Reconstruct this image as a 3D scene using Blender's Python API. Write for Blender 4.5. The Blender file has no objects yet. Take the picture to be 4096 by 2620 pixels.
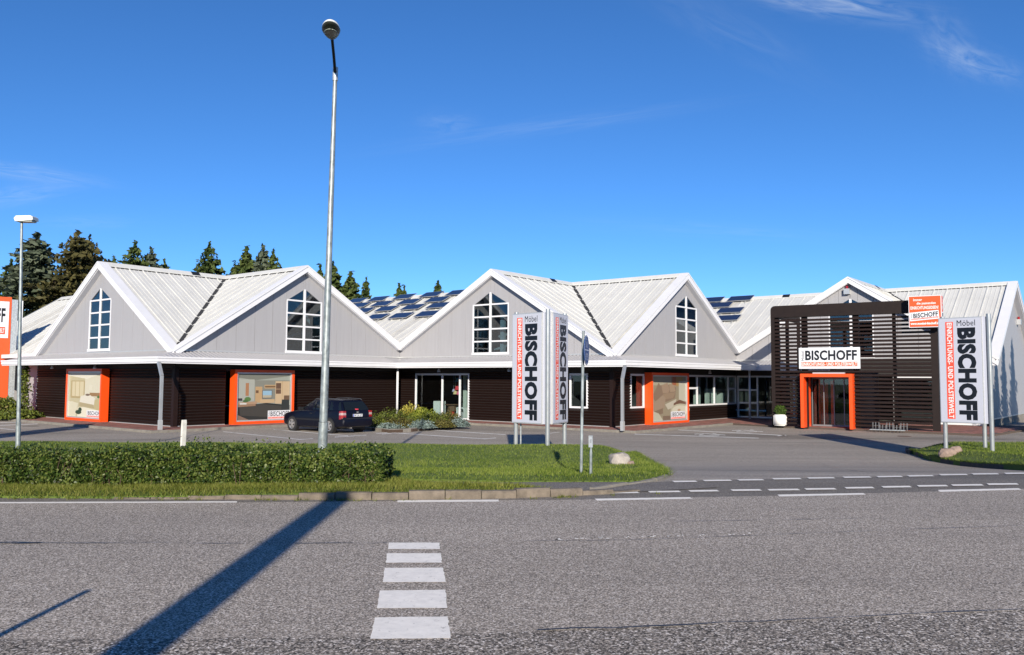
import bpy, bmesh, math, random
import numpy as np
from mathutils import Vector, Matrix
random.seed(7); rng = np.random.default_rng(7)
PI = math.pi
scene = bpy.context.scene
C = scene.collection

# ------------------------------------------------------------------ camera, sky, sun, exposure
F_PX, HZ, ROLL, EYE = 3306.0, 210.0, 0.006, 2.25     # focal length in pixels of the 4096 wide photograph, horizon offset
PITCH = math.atan(HZ / F_PX)
cam = bpy.data.cameras.new('camera'); camo = bpy.data.objects.new('camera', cam); C.objects.link(camo)
cam.sensor_width = 36.0; cam.lens = F_PX / 4096 * 36.0; cam.clip_start = 0.1; cam.clip_end = 3000
camo.location = (0, 0, EYE)
camo.rotation_euler = (Matrix.Rotation(PI/2 + PITCH, 3, 'X') @ Matrix.Rotation(ROLL, 3, 'Z')).to_euler()
scene.camera = camo
SUN_EL = math.radians(19.8); SUN_DX = 0.018
world = bpy.data.worlds.new('World'); scene.world = world; world.use_nodes = True
scene.view_settings.view_transform = 'Standard'; scene.view_settings.look = 'None'
scene.view_settings.exposure = 0.57; scene.view_settings.gamma = 1.0
scene.view_settings.use_curve_mapping = False
sl = bpy.data.lights.new('sun', 'SUN'); sl.energy = 4.9; sl.angle = math.radians(0.53); sl.color = (1.0, 0.90, 0.755)
so = bpy.data.objects.new('sun', sl); C.objects.link(so)
sd = Vector((-SUN_DX, 1.0, -math.tan(SUN_EL))).normalized()
so.rotation_euler = sd.to_track_quat('-Z', 'Y').to_euler(); so.location = (0, -30, 30)
scene.cycles.max_bounces = 6; scene.cycles.transparent_max_bounces = 16

def build_world():
    nt = world.node_tree; N = nt.nodes; L = nt.links; N.clear()
    out = N.new('ShaderNodeOutputWorld'); bg = N.new('ShaderNodeBackground')
    sky = N.new('ShaderNodeTexSky'); sky.sky_type = 'NISHITA'; sky.sun_disc = False
    sky.sun_elevation = SUN_EL; sky.sun_rotation = PI - SUN_DX
    sky.altitude = 0; sky.air_density = 0.7; sky.dust_density = 0.0; sky.ozone_density = 7.0
    # thin cirrus wisps, each in its own direction of the sky
    tc = N.new('ShaderNodeTexCoord')
    def M(op, a, b=None, c=None):
        n = N.new('ShaderNodeMath'); n.operation = op
        for k, v in enumerate((a, b, c)):
            if v is None: continue
            if isinstance(v, (int, float)): n.inputs[k].default_value = v
            else: L.new(v, n.inputs[k])
        return n.outputs[0]
    def dot(v):
        n = N.new('ShaderNodeVectorMath'); n.operation = 'DOT_PRODUCT'; L.new(tc.outputs['Generated'], n.inputs[0]); n.inputs[1].default_value = v; return n.outputs['Value']
    total = None
    R0 = camo.rotation_euler.to_matrix()
    def skydir(px, py): return (R0 @ Vector(((px-1204)/1943.7, -(py-770)/1943.7, -1))).normalized()
    for (px, py, sx, sy, tilt, amp) in ((1950, 8, 150, 22, 8, .75), (2285, 140, 80, 22, 22, .55), (2230, 100, 60, 30, 60, .25), (50, 403, 110, 14, 8, .45), (30, 460, 90, 16, -8, .40), (1290, 296, 270, 16, -8, .22), (1050, 290, 60, 22, 0, .18), (210, 522, 80, 14, 0, .15), (1700, 60, 200, 40, 30, .12), (1650, 540, 260, 16, 3, .12)):
        d = skydir(px, py); a = math.radians(tilt); t = (skydir(px+math.cos(a)*50, py+math.sin(a)*50)-d); t = (t-d*t.dot(d)).normalized(); b = d.cross(t).normalized()
        uu = M('DIVIDE', dot(t), sx/1943.7); vv = M('DIVIDE', dot(b), sy/1943.7)
        r2 = M('ADD', M('MULTIPLY', uu, uu), M('MULTIPLY', vv, vv)); e = M('MULTIPLY', M('POWER', 2.718, M('MULTIPLY', r2, -1.0)), M('GREATER_THAN', dot(d), 0.5))
        cb = N.new('ShaderNodeCombineXYZ'); L.new(M('MULTIPLY', uu, .8), cb.inputs[0]); L.new(M('MULTIPLY', vv, .8), cb.inputs[1]); cb.inputs[2].default_value = px*.01
        n1 = N.new('ShaderNodeTexNoise'); n1.inputs['Scale'].default_value = 1.5; n1.inputs['Detail'].default_value = 8; n1.inputs['Roughness'].default_value = .62; n1.inputs['Distortion'].default_value = .8; L.new(cb.outputs[0], n1.inputs['Vector'])
        r1 = N.new('ShaderNodeMapRange'); r1.inputs['From Min'].default_value = .35; r1.inputs['From Max'].default_value = .75; L.new(n1.outputs['Fac'], r1.inputs['Value'])
        o_ = M('MULTIPLY', M('MULTIPLY', e, r1.outputs[0]), amp); total = o_ if total is None else M('ADD', total, o_)
    m2 = N.new('ShaderNodeMath'); m2.operation = 'MINIMUM'; L.new(total, m2.inputs[0]); m2.inputs[1].default_value = 0.6
    hf = N.new('ShaderNodeMath'); hf.operation = 'MULTIPLY'; hf.inputs[1].default_value = 0.6; L.new(m2.outputs[0], hf.inputs[0]); m2 = hf
    mix = N.new('ShaderNodeMix'); mix.data_type = 'RGBA'
    hsv = N.new('ShaderNodeHueSaturation'); hsv.inputs['Saturation'].default_value = 1.06
    L.new(sky.outputs[0], hsv.inputs['Color'])
    L.new(m2.outputs[0], mix.inputs['Factor']); L.new(hsv.outputs[0], mix.inputs['A']); mix.inputs['B'].default_value = (5.0, 5.6, 6.2, 1)
    L.new(mix.outputs['Result'], bg.inputs['Color']); bg.inputs['Strength'].default_value = 0.107
    L.new(bg.outputs[0], out.inputs[0])
build_world()

# ------------------------------------------------------------------ maths helpers
def ray(px, py):
    x = (px-2048)/F_PX; y = (py-1310)/F_PX; c, s = math.cos(ROLL), math.sin(ROLL)
    x, y = x*c + y*s, -x*s + y*c
    cp, sp = math.cos(PITCH), math.sin(PITCH)
    return Vector((x, cp + y*sp, sp - y*cp))
def at(px, py, z=0.0):                     # where the sight line through a photo pixel meets height z
    d = ray(px, py); t = (z-EYE)/d.z; return Vector((d.x*t, d.y*t, z))
def atY(px, py, Y):
    d = ray(px, py); t = Y/d.y; return Vector((d.x*t, Y, EYE + d.z*t))
def smooth(t): t = max(0.0, min(1.0, t)); return t*t*(3-2*t)
def T(x, y):                               # height of the paved ground: road level, falling to the car park
    return 0.6 - 0.7*smooth((y-13.0)/12.0)
def on(fn, px, py):                        # sight line meets the terrain fn
    d = ray(px, py); t0 = 3.0; t = t0
    while t < 90:
        p = d*t
        if EYE + p.z < fn(p.x, p.y): break
        t += 0.1
    lo, hi = t-0.1, t
    for _ in range(18):
        m = (lo+hi)/2; p = d*m
        if EYE + p.z < fn(p.x, p.y): hi = m
        else: lo = m
    p = d*hi; return Vector((p.x, p.y, fn(p.x, p.y)))

PHI = 0.898
U = Vector((math.cos(PHI), math.sin(PHI), 0)); V = Vector((math.sin(PHI), -math.cos(PHI), 0)); ZV = Vector((0, 0, 1))
O0 = Vector((-15.603, 38.368, 0))
def W(u, v, z=0.0): return O0 + U*u + V*v + ZV*z
class Fr:                                  # a wall frame: x to the right, n outwards, z up
    def __init__(s, o, ex, n): s.o, s.ex, s.n = o, ex, n
    def __call__(s, x, n, z): return s.o + s.ex*x + s.n*n + ZV*z
def FU(u0): return Fr(W(u0, 0), V, -U)     # wall facing front left (gables A, C, E); x = v
def FV(v0): return Fr(W(0, v0), U, V)      # wall facing front right (gables B, D, F); x = u

# ------------------------------------------------------------------ object helpers
def tag(o, label=None, cat=None, group=None, kind=None):
    if label: o['label'] = label
    if cat: o['category'] = cat
    if group: o['group'] = group
    if kind: o['kind'] = kind
    return o
def thing(name, loc, label, cat, group=None):
    o = bpy.data.objects.new(name, None); C.objects.link(o); o.location = loc; o.empty_display_size = 0.3
    return tag(o, label, cat, group)
def root_loc(o):
    p = Vector((0, 0, 0))
    while o is not None: p += o.location; o = o.parent
    return p
class MB:
    def __init__(s): s.v = []; s.f = []; s.m = []
    def add(s, pts, faces, m=0):
        b = len(s.v); s.v += [tuple(p) for p in pts]
        for f in faces: s.f.append(tuple(i+b for i in f)); s.m.append(m)
        return s
    def poly(s, pts, m=0): return s.add(pts, [tuple(range(len(pts)))], m)
    def prism(s, a, b, m=0):               # two matching loops
        n = len(a)
        return s.add(list(a)+list(b), [tuple(range(n))[::-1], tuple(range(n, 2*n))] + [(i, (i+1) % n, n+(i+1) % n, n+i) for i in range(n)], m)
    def box(s, fr, x0, x1, n0, n1, z0, z1, m=0):
        a = [fr(x0, n0, z0), fr(x1, n0, z0), fr(x1, n1, z0), fr(x0, n1, z0)]
        b = [fr(x0, n0, z1), fr(x1, n0, z1), fr(x1, n1, z1), fr(x0, n1, z1)]
        return s.prism(a, b, m)
    def wall(s, fr, pts, n0, n1, m=0):     # 2D outline in the wall plane given thickness
        return s.prism([fr(x, n0, z) for x, z in pts], [fr(x, n1, z) for x, z in pts], m)
    def bar(s, p, q, w, h, up=ZV, m=0):    # box beam from p to q
        p = Vector(p); q = Vector(q); d = (q-p).normalized(); r = d.cross(Vector(up)).normalized()*w/2; t = r.cross(d).normalized()*h/2
        return s.prism([p-r-t, p+r-t, p+r+t, p-r+t], [q-r-t, q+r-t, q+r+t, q-r+t], m)
    def tube(s, pts, rad, seg=10, m=0, cap=True):
        pts = [Vector(p) for p in pts]; n = len(pts); b = len(s.v)
        if not hasattr(rad, '__len__'): rad = [rad]*n
        for i, p in enumerate(pts):
            d = (pts[min(i+1, n-1)] - pts[max(i-1, 0)]).normalized()
            a = Vector((1, 0, 0)) if abs(d.x) < 0.9 else Vector((0, 1, 0))
            r = d.cross(a).normalized(); t = d.cross(r)
            for k in range(seg):
                an = 2*PI*k/seg; s.v.append(tuple(p + (r*math.cos(an) + t*math.sin(an))*rad[i]))
        for i in range(n-1):
            for k in range(seg):
                s.f.append((b+i*seg+k, b+i*seg+(k+1) % seg, b+(i+1)*seg+(k+1) % seg, b+(i+1)*seg+k)); s.m.append(m)
        if cap:
            s.f.append(tuple(b+k for k in range(seg))[::-1]); s.m.append(m)
            s.f.append(tuple(b+(n-1)*seg+k for k in range(seg))); s.m.append(m)
        return s
    def mesh(s, name, mats, org=Vector((0, 0, 0)), sm=False):
        me = bpy.data.meshes.new(name); ox, oy, oz = org
        me.from_pydata([(x-ox, y-oy, z-oz) for x, y, z in s.v], [], s.f)
        for mt in (mats if isinstance(mats, (list, tuple)) else [mats]): me.materials.append(mt)
        me.polygons.foreach_set('material_index', s.m)
        if sm: me.polygons.foreach_set('use_smooth', [True]*len(s.f))
        me.update()
        bm = bmesh.new(); bm.from_mesh(me); bmesh.ops.recalc_face_normals(bm, faces=bm.faces); bm.to_mesh(me); bm.free()
        return me
    def build(s, name, mats, parent=None, loc=None, sm=False):
        org = root_loc(parent) if parent is not None else Vector(loc if loc is not None else (0, 0, 0))
        o = bpy.data.objects.new(name, s.mesh(name, mats, org, sm)); C.objects.link(o)
        if parent is not None: o.parent = parent
        else: o.location = org
        return o
def link(name, me, parent=None, loc=(0, 0, 0)):
    o = bpy.data.objects.new(name, me); C.objects.link(o); o.parent = parent; o.location = loc; return o
def copy_tree(o, parent=None):
    c = o.copy(); C.objects.link(c); c.parent = parent
    for ch in list(o.children): copy_tree(ch, c)
    return c
def smooth_angle(o, ang=35):
    me = o.data; me.polygons.foreach_set('use_smooth', [True]*len(me.polygons))
    bm = bmesh.new(); bm.from_mesh(me)
    for e in bm.edges:
        e.smooth = e.is_manifold and e.calc_face_angle(0) < math.radians(ang)
    bm.to_mesh(me); bm.free(); return o

# ------------------------------------------------------------------ materials
MATS = {}
def nodes(m): m.use_nodes = True; return m.node_tree.nodes, m.node_tree.links, m.node_tree.nodes['Principled BSDF']
def plain(name, col, rough=0.6, metal=0.0, var=0.0, scale=3.0, bump=0.0, bscale=40, coat=0.0, stretch=None, spec=None):
    if name in MATS: return MATS[name]
    m = bpy.data.materials.new(name); N, L, b = nodes(m)
    b.inputs['Base Color'].default_value = (*col, 1); b.inputs['Roughness'].default_value = rough; b.inputs['Metallic'].default_value = metal
    if spec is not None: b.inputs['Specular IOR Level'].default_value = spec
    if coat: b.inputs['Coat Weight'].default_value = coat; b.inputs['Coat Roughness'].default_value = 0.03
    if var or bump:
        g = N.new('ShaderNodeNewGeometry'); vec = g.outputs['Position']
        if stretch:
            mp = N.new('ShaderNodeMapping'); mp.inputs['Scale'].default_value = stretch; L.new(vec, mp.inputs[0]); vec = mp.outputs[0]
    if var:
        n = N.new('ShaderNodeTexNoise'); n.inputs['Scale'].default_value = scale; n.inputs['Detail'].default_value = 6; n.inputs['Roughness'].default_value = 0.65
        L.new(vec, n.inputs['Vector'])
        r = N.new('ShaderNodeMapRange'); r.inputs['From Min'].default_value = 0.25; r.inputs['From Max'].default_value = 0.75
        r.inputs['To Min'].default_value = 1-var; r.inputs['To Max'].default_value = 1+var*0.6; L.new(n.outputs['Fac'], r.inputs['Value'])
        mx = N.new('ShaderNodeVectorMath'); mx.operation = 'SCALE'; mx.inputs[0].default_value = col; L.new(r.outputs[0], mx.inputs['Scale'])
        L.new(mx.outputs[0], b.inputs['Base Color'])
        r3 = N.new('ShaderNodeMapRange'); r3.inputs['To Min'].default_value = max(0.02, rough-0.12); r3.inputs['To Max'].default_value = min(1, rough+0.12)
        L.new(n.outputs['Fac'], r3.inputs['Value']); L.new(r3.outputs[0], b.inputs['Roughness'])
    if bump:
        n2 = N.new('ShaderNodeTexNoise'); n2.inputs['Scale'].default_value = bscale; n2.inputs['Detail'].default_value = 3; L.new(g.outputs['Position'], n2.inputs['Vector'])
        bp = N.new('ShaderNodeBump'); bp.inputs['Strength'].default_value = bump; bp.inputs['Distance'].default_value = 0.02
        L.new(n2.outputs['Fac'], bp.inputs['Height']); L.new(bp.outputs[0], b.inputs['Normal'])
    MATS[name] = m; return m
def colmat(rgb, rough=0.5):
    return plain('print_%02x%02x%02x' % tuple(int(c*255) for c in rgb), rgb, rough)
def asphalt(name, base, grain, gscale, patch, pscale, stone=(0.42, 0.39, 0.36), stain=0.0):
    m = bpy.data.materials.new(name); N, L, b = nodes(m); b.inputs['Roughness'].default_value = 0.85; b.inputs['Specular IOR Level'].default_value = 0.3
    g = N.new('ShaderNodeNewGeometry')
    vo = N.new('ShaderNodeTexVoronoi'); vo.inputs['Scale'].default_value = gscale; vo.inputs['Randomness'].default_value = 1; L.new(g.outputs['Position'], vo.inputs['Vector'])
    sep = N.new('ShaderNodeSeparateColor'); L.new(vo.outputs['Color'], sep.inputs[0])
    r = N.new('ShaderNodeValToRGB'); cr = r.color_ramp; cr.interpolation = 'LINEAR'
    cr.elements[0].position = 0.0; cr.elements[0].color = (*[c*(1-grain) for c in base], 1)
    cr.elements[1].position = 0.55; cr.elements[1].color = (*base, 1)
    e = cr.elements.new(0.8); e.color = (*[c*(1+grain*0.8) for c in base], 1)
    e = cr.elements.new(1.0); e.color = (*[base[i]*(1-grain)+stone[i]*grain for i in range(3)], 1)
    L.new(sep.outputs[0], r.inputs[0])
    mp = N.new('ShaderNodeMapping'); mp.inputs['Scale'].default_value = (0.35, 1, 1); L.new(g.outputs['Position'], mp.inputs[0])
    n = N.new('ShaderNodeTexNoise'); n.inputs['Scale'].default_value = pscale; n.inputs['Detail'].default_value = 5; L.new(mp.outputs[0], n.inputs['Vector'])
    mr = N.new('ShaderNodeMapRange'); mr.inputs['From Min'].default_value = 0.3; mr.inputs['From Max'].default_value = 0.7
    mr.inputs['To Min'].default_value = 1-patch; mr.inputs['To Max'].default_value = 1+patch*0.6; L.new(n.outputs['Fac'], mr.inputs['Value'])
    # finer grit
    n3 = N.new('ShaderNodeTexNoise'); n3.inputs['Scale'].default_value = gscale*0.45; n3.inputs['Detail'].default_value = 4; L.new(g.outputs['Position'], n3.inputs['Vector'])
    m3 = N.new('ShaderNodeMapRange'); m3.inputs['From Min'].default_value = 0.3; m3.inputs['From Max'].default_value = 0.7; m3.inputs['To Min'].default_value = 1-grain*0.6; m3.inputs['To Max'].default_value = 1+grain*0.5
    L.new(n3.outputs['Fac'], m3.inputs['Value'])
    mm = N.new('ShaderNodeMath'); mm.operation = 'MULTIPLY'; L.new(mr.outputs[0], mm.inputs[0]); L.new(m3.outputs[0], mm.inputs[1])
    last = mm.outputs[0]
    # wheel-polished bands and repairs running along the carriageway
    mpb = N.new('ShaderNodeMapping'); mpb.inputs['Scale'].default_value = (0.035, 0.9, 1); mpb.inputs['Rotation'].default_value = (0, 0, -0.02); L.new(g.outputs['Position'], mpb.inputs[0])
    nb = N.new('ShaderNodeTexNoise'); nb.inputs['Scale'].default_value = 1.6; nb.inputs['Detail'].default_value = 7; nb.inputs['Roughness'].default_value = 0.7; L.new(mpb.outputs[0], nb.inputs['Vector'])
    mb_ = N.new('ShaderNodeMapRange'); mb_.inputs['From Min'].default_value = 0.3; mb_.inputs['From Max'].default_value = 0.7; mb_.inputs['To Min'].default_value = 1-patch*1.1; mb_.inputs['To Max'].default_value = 1+patch*0.6; L.new(nb.outputs['Fac'], mb_.inputs['Value'])
    m6 = N.new('ShaderNodeMath'); m6.operation = 'MULTIPLY'; L.new(last, m6.inputs[0]); L.new(mb_.outputs[0], m6.inputs[1]); last = m6.outputs[0]
    if stain:
        n4 = N.new('ShaderNodeTexNoise'); n4.inputs['Scale'].default_value = 0.16; n4.inputs['Detail'].default_value = 7; n4.inputs['Roughness'].default_value = 0.6; L.new(mp.outputs[0], n4.inputs['Vector'])
        m4 = N.new('ShaderNodeMapRange'); m4.inputs['From Min'].default_value = 0.52; m4.inputs['From Max'].default_value = 0.66; m4.inputs['To Min'].default_value = 1; m4.inputs['To Max'].default_value = 1-stain
        L.new(n4.outputs['Fac'], m4.inputs['Value'])
        m5 = N.new('ShaderNodeMath'); m5.operation = 'MULTIPLY'; L.new(last, m5.inputs[0]); L.new(m4.outputs[0], m5.inputs[1]); last = m5.outputs[0]
    sc = N.new('ShaderNodeVectorMath'); sc.operation = 'SCALE'; L.new(r.outputs[0], sc.inputs[0]); L.new(last, sc.inputs['Scale'])
    L.new(sc.outputs[0], b.inputs['Base Color'])
    bp = N.new('ShaderNodeBump'); bp.inputs['Strength'].default_value = 0.5; bp.inputs['Distance'].default_value = 0.006
    L.new(sep.outputs[1], bp.inputs['Height']); L.new(bp.outputs[0], b.inputs['Normal'])
    return m
def foliage(name, c1, c2, c3, rough=0.55, sub=0.0, scale=1.2):
    m = bpy.data.materials.new(name); N, L, b = nodes(m); b.inputs['Roughness'].default_value = rough; b.inputs['Specular IOR Level'].default_value = 0.25
    at_ = N.new('ShaderNodeAttribute'); at_.attribute_name = 'tint'
    g = N.new('ShaderNodeNewGeometry'); n = N.new('ShaderNodeTexNoise'); n.inputs['Scale'].default_value = scale; n.inputs['Detail'].default_value = 3; L.new(g.outputs['Position'], n.inputs['Vector'])
    a = N.new('ShaderNodeMath'); a.operation = 'MULTIPLY_ADD'; a.inputs[1].default_value = 1.0; L.new(n.outputs['Fac'], a.inputs[0])
    s2 = N.new('ShaderNodeMath'); s2.operation = 'SUBTRACT'; L.new(at_.outputs['Fac'], s2.inputs[0]); s2.inputs[1].default_value = 0.45
    s3 = N.new('ShaderNodeMath'); s3.operation = 'MULTIPLY'; s3.inputs[1].default_value = 0.8; L.new(s2.outputs[0], s3.inputs[0]); L.new(s3.outputs[0], a.inputs[2])
    r = N.new('ShaderNodeValToRGB'); cr = r.color_ramp; cr.elements[0].position = 0.15; cr.elements[0].color = (*c1, 1); cr.elements[1].position = 0.85; cr.elements[1].color = (*c3, 1)
    e = cr.elements.new(0.5); e.color = (*c2, 1); L.new(a.outputs[0], r.inputs[0]); L.new(r.outputs[0], b.inputs['Base Color'])
    if sub:
        tr = N.new('ShaderNodeBsdfTranslucent'); L.new(r.outputs[0], tr.inputs['Color']); mx = N.new('ShaderNodeMixShader'); mx.inputs[0].default_value = sub
        L.new(b.outputs[0], mx.inputs[1]); L.new(tr.outputs[0], mx.inputs[2]); L.new(mx.outputs[0], N['Material Output'].inputs[0])
    return m
def glassmat(name, tint=(0.75, 0.85, 0.85), refl=0.12):
    m = bpy.data.materials.new(name); m.use_nodes = True; N = m.node_tree.nodes; L = m.node_tree.links; N.remove(N['Principled BSDF'])
    t = N.new('ShaderNodeBsdfTransparent'); t.inputs[0].default_value = (*tint, 1); gl = N.new('ShaderNodeBsdfGlossy'); gl.inputs['Roughness'].default_value = 0.01
    lw = N.new('ShaderNodeLayerWeight'); lw.inputs[0].default_value = 0.5
    pw = N.new('ShaderNodeMath'); pw.operation = 'POWER'; pw.inputs[1].default_value = 4.5; L.new(lw.outputs['Facing'], pw.inputs[0])
    mr = N.new('ShaderNodeMapRange'); mr.inputs['To Min'].default_value = refl; mr.inputs['To Max'].default_value = 1; L.new(pw.outputs[0], mr.inputs['Value'])
    mx = N.new('ShaderNodeMixShader'); L.new(mr.outputs[0], mx.inputs[0]); L.new(t.outputs[0], mx.inputs[1]); L.new(gl.outputs[0], mx.inputs[2]); L.new(mx.outputs[0], N['Material Output'].inputs[0])
    return m
M_roof = plain('white_roof_sheet', (0.54, 0.545, 0.53), 0.5, var=0.10, scale=0.9, stretch=(1, 1, 0.35))
M_roofold = plain('weathered_roof_sheet', (0.48, 0.48, 0.46), 0.55, var=0.22, scale=2.2)
M_white = plain('white_trim', (0.66, 0.67, 0.70), 0.4, var=0.05, scale=1.5)
M_clad = plain('grey_cladding', (0.318, 0.318, 0.335), 0.5, var=0.075, scale=2.0, stretch=(4, 4, 0.22))
M_valley = plain('dark_valley', (0.03, 0.03, 0.03), 0.7)
M_slat = plain('dark_brown_slat', (0.0145, 0.0065, 0.0052), 0.55, var=0.35, scale=5, stretch=(0.6, 0.6, 6), spec=.25)
M_slatb = plain('black_brown_backing', (0.012, 0.008, 0.007), 0.7)
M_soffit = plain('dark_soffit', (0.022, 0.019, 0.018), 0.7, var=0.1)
M_orange = plain('orange_lacquer', (0.80, 0.075, 0.008), 0.38, var=0.04, scale=3)
M_orangesign = plain('orange_sign_face', (0.66, 0.085, 0.016), 0.4)
M_pipe = plain('grey_pipe', (0.33, 0.35, 0.37), 0.35, metal=0.3, var=0.1)
M_alu = plain('aluminium_trim', (0.55, 0.56, 0.56), 0.35, metal=0.5, var=0.05)
M_galv = plain('galvanised_steel', (0.46, 0.50, 0.52), 0.42, metal=0.45, var=0.35, scale=14)
M_galvpole = plain('mottled_galvanised_pole', (0.28, 0.32, 0.33), 0.45, metal=0.35, var=0.6, scale=11, stretch=(1, 1, 0.5))
M_darkmet = plain('dark_steel', (0.02, 0.022, 0.025), 0.4, metal=0.3)
M_lamp = plain('lamp_housing', (0.62, 0.64, 0.62), 0.4, var=0.08)
M_lampdark = plain('lamp_underside', (0.035, 0.04, 0.035), 0.5)
M_panelw = plain('sign_panel_white', (0.46, 0.48, 0.56), 0.35)
M_black = plain('black_lettering', (0.006, 0.007, 0.010), 0.4)
M_red = plain('red_strip', (0.74, 0.085, 0.045), 0.4)
M_letw = plain('white_lettering', (0.78, 0.74, 0.74), 0.4)
M_signw = plain('bright_sign_white', (0.62, 0.64, 0.68), 0.35)
M_kerb = plain('concrete_kerb', (0.165, 0.137, 0.106), 0.9, var=0.6, scale=6, bump=0.3, bscale=60)
M_kerbd = plain('dark_kerb', (0.075, 0.065, 0.058), 0.9, var=0.4, scale=6, bump=0.4, bscale=50)
M_kerbg = plain('worn_kerb', (0.20, 0.185, 0.16), 0.9, var=0.35, scale=3, bump=0.3, bscale=30)
M_brickpave = plain('red_paving', (0.27, 0.115, 0.095), 0.85, var=0.25, scale=6)
M_brickpave2 = plain('red_paving_dark', (0.19, 0.085, 0.068), 0.85, var=0.25, scale=6)
M_joint = plain('paving_joint', (0.08, 0.06, 0.05), 0.95)
M_paint = plain('road_paint', (0.86, 0.82, 0.75), 0.75, var=0.14, scale=14)
def wear(m, amount, scale):
    N, L = m.node_tree.nodes, m.node_tree.links; b = N['Principled BSDF']; src = b.inputs['Base Color'].links[0].from_socket
    g = N.new('ShaderNodeNewGeometry'); v = N.new('ShaderNodeTexNoise'); v.inputs['Scale'].default_value = scale; v.inputs['Detail'].default_value = 8; v.inputs['Roughness'].default_value = .75; L.new(g.outputs['Position'], v.inputs['Vector'])
    r = N.new('ShaderNodeMapRange'); r.inputs['From Min'].default_value = 0.60-amount*.15; r.inputs['From Max'].default_value = .68; r.inputs['To Max'].default_value = .75; L.new(v.outputs['Fac'], r.inputs['Value'])
    mx = N.new('ShaderNodeMix'); mx.data_type = 'RGBA'; L.new(r.outputs[0], mx.inputs['Factor']); L.new(src, mx.inputs['A']); mx.inputs['B'].default_value = (.27, .24, .21, 1); L.new(mx.outputs['Result'], b.inputs['Base Color'])
wear(M_paint, .1, 22)
wear(plain('worn_parking_paint', (0.72, 0.71, 0.68), 0.75, var=0.25, scale=9), .8, 3)
M_paint2 = plain('worn_parking_paint', (0.72, 0.71, 0.68), 0.75, var=0.25, scale=9)
M_soil = plain('soil', (0.075, 0.048, 0.032), 0.95, var=0.4, scale=12)
M_turf = plain('turf', (0.085, 0.130, 0.018), 0.9, var=0.35, scale=2.5, bump=0.6, bscale=35)
M_ground = plain('field_grass', (0.07, 0.10, 0.03), 0.9, var=0.3, scale=0.5)
M_road = asphalt('old_road_asphalt', (0.350, 0.305, 0.256), 0.72, 105, 0.10, 0.55, stone=(0.9, 0.84, 0.78))
M_roadn = asphalt('coarse_near_asphalt', (0.268, 0.233, 0.195), 0.95, 85, 0.14, 0.8, stone=(0.9, 0.84, 0.78))
M_lane = asphalt('fresh_lane_asphalt', (0.190, 0.171, 0.148), 0.5, 100, 0.12, 0.5)
M_lot = asphalt('car_park_asphalt', (0.338, 0.301, 0.258), 0.35, 60, 0.14, 0.35, stain=0.45)
M_path = asphalt('footpath_asphalt', (0.19, 0.172, 0.155), 0.5, 80, 0.12, 0.8)
M_crack = plain('tar_seam', (0.02, 0.02, 0.022), 0.5)
M_grassA = foliage('lawn_blades', (0.040, 0.075, 0.008), (0.100, 0.155, 0.016), (0.21, 0.25, 0.05), 0.6, 0.25, scale=0.7)
M_grassB = foliage('verge_blades', (0.070, 0.080, 0.012), (0.130, 0.170, 0.020), (0.24, 0.24, 0.06), 0.6, 0.25, scale=2.0)
M_hedge = foliage('hedge_leaves', (0.013, 0.026, 0.006), (0.036, 0.070, 0.011), (0.125, 0.155, 0.035), 0.42, 0.15, scale=4)
M_twig = plain('twig_bark', (0.10, 0.065, 0.045), 0.9, var=0.3, scale=20)
M_bark = plain('conifer_bark', (0.055, 0.038, 0.028), 0.9, var=0.3, scale=6)
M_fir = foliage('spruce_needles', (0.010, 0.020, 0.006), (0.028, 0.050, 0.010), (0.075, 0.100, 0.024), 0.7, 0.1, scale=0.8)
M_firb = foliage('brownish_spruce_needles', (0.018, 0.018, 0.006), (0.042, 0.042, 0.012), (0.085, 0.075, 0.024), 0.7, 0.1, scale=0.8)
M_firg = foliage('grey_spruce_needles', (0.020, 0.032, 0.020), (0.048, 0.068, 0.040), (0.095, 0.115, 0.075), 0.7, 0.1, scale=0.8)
M_shrub = foliage('shrub_leaves', (0.030, 0.042, 0.008), (0.075, 0.105, 0.016), (0.145, 0.165, 0.028), 0.55, 0.15, scale=3)
M_shrubr = foliage('reddish_shrub_leaves', (0.035, 0.030, 0.010), (0.085, 0.085, 0.018), (0.15, 0.13, 0.035), 0.55, 0.15, scale=3)
M_yellow = foliage('yellow_leaves', (0.16, 0.15, 0.02), (0.35, 0.31, 0.05), (0.52, 0.46, 0.10), 0.55, 0.2, scale=6)
M_lime = foliage('lime_leaves', (0.07, 0.10, 0.010), (0.15, 0.185, 0.018), (0.24, 0.27, 0.04), 0.55, 0.2, scale=6)
M_blue = foliage('blue_juniper', (0.07, 0.105, 0.095), (0.14, 0.19, 0.175), (0.22, 0.28, 0.26), 0.7, 0.05, scale=6)
M_box = foliage('box_leaves', (0.02, 0.045, 0.008), (0.05, 0.095, 0.015), (0.10, 0.16, 0.03), 0.5, 0.15, scale=8)
M_rock = plain('pale_granite', (0.34, 0.31, 0.28), 0.85, var=0.35, scale=7, bump=0.6, bscale=18)
M_rockr = plain('pink_granite', (0.27, 0.20, 0.165), 0.85, var=0.35, scale=7, bump=0.6, bscale=18)
M_stone = plain('white_painted_stone', (0.62, 0.61, 0.57), 0.75, var=0.2, scale=9)
M_glass = glassmat('window_glass', (0.84, 0.90, 0.90), 0.06)
M_glassd = glassmat('dark_window_glass', (0.55, 0.65, 0.70), 0.10)
M_car = plain('navy_car_paint', (0.0015, 0.0018, 0.0075), 0.4, coat=0.16, spec=.3)
M_carblk = plain('black_plastic', (0.012, 0.012, 0.014), 0.5)
M_rubber = plain('tyre_rubber', (0.018, 0.018, 0.018), 0.8)
M_alloy = plain('alloy_rim', (0.50, 0.47, 0.45), 0.3, metal=0.7)
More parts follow.
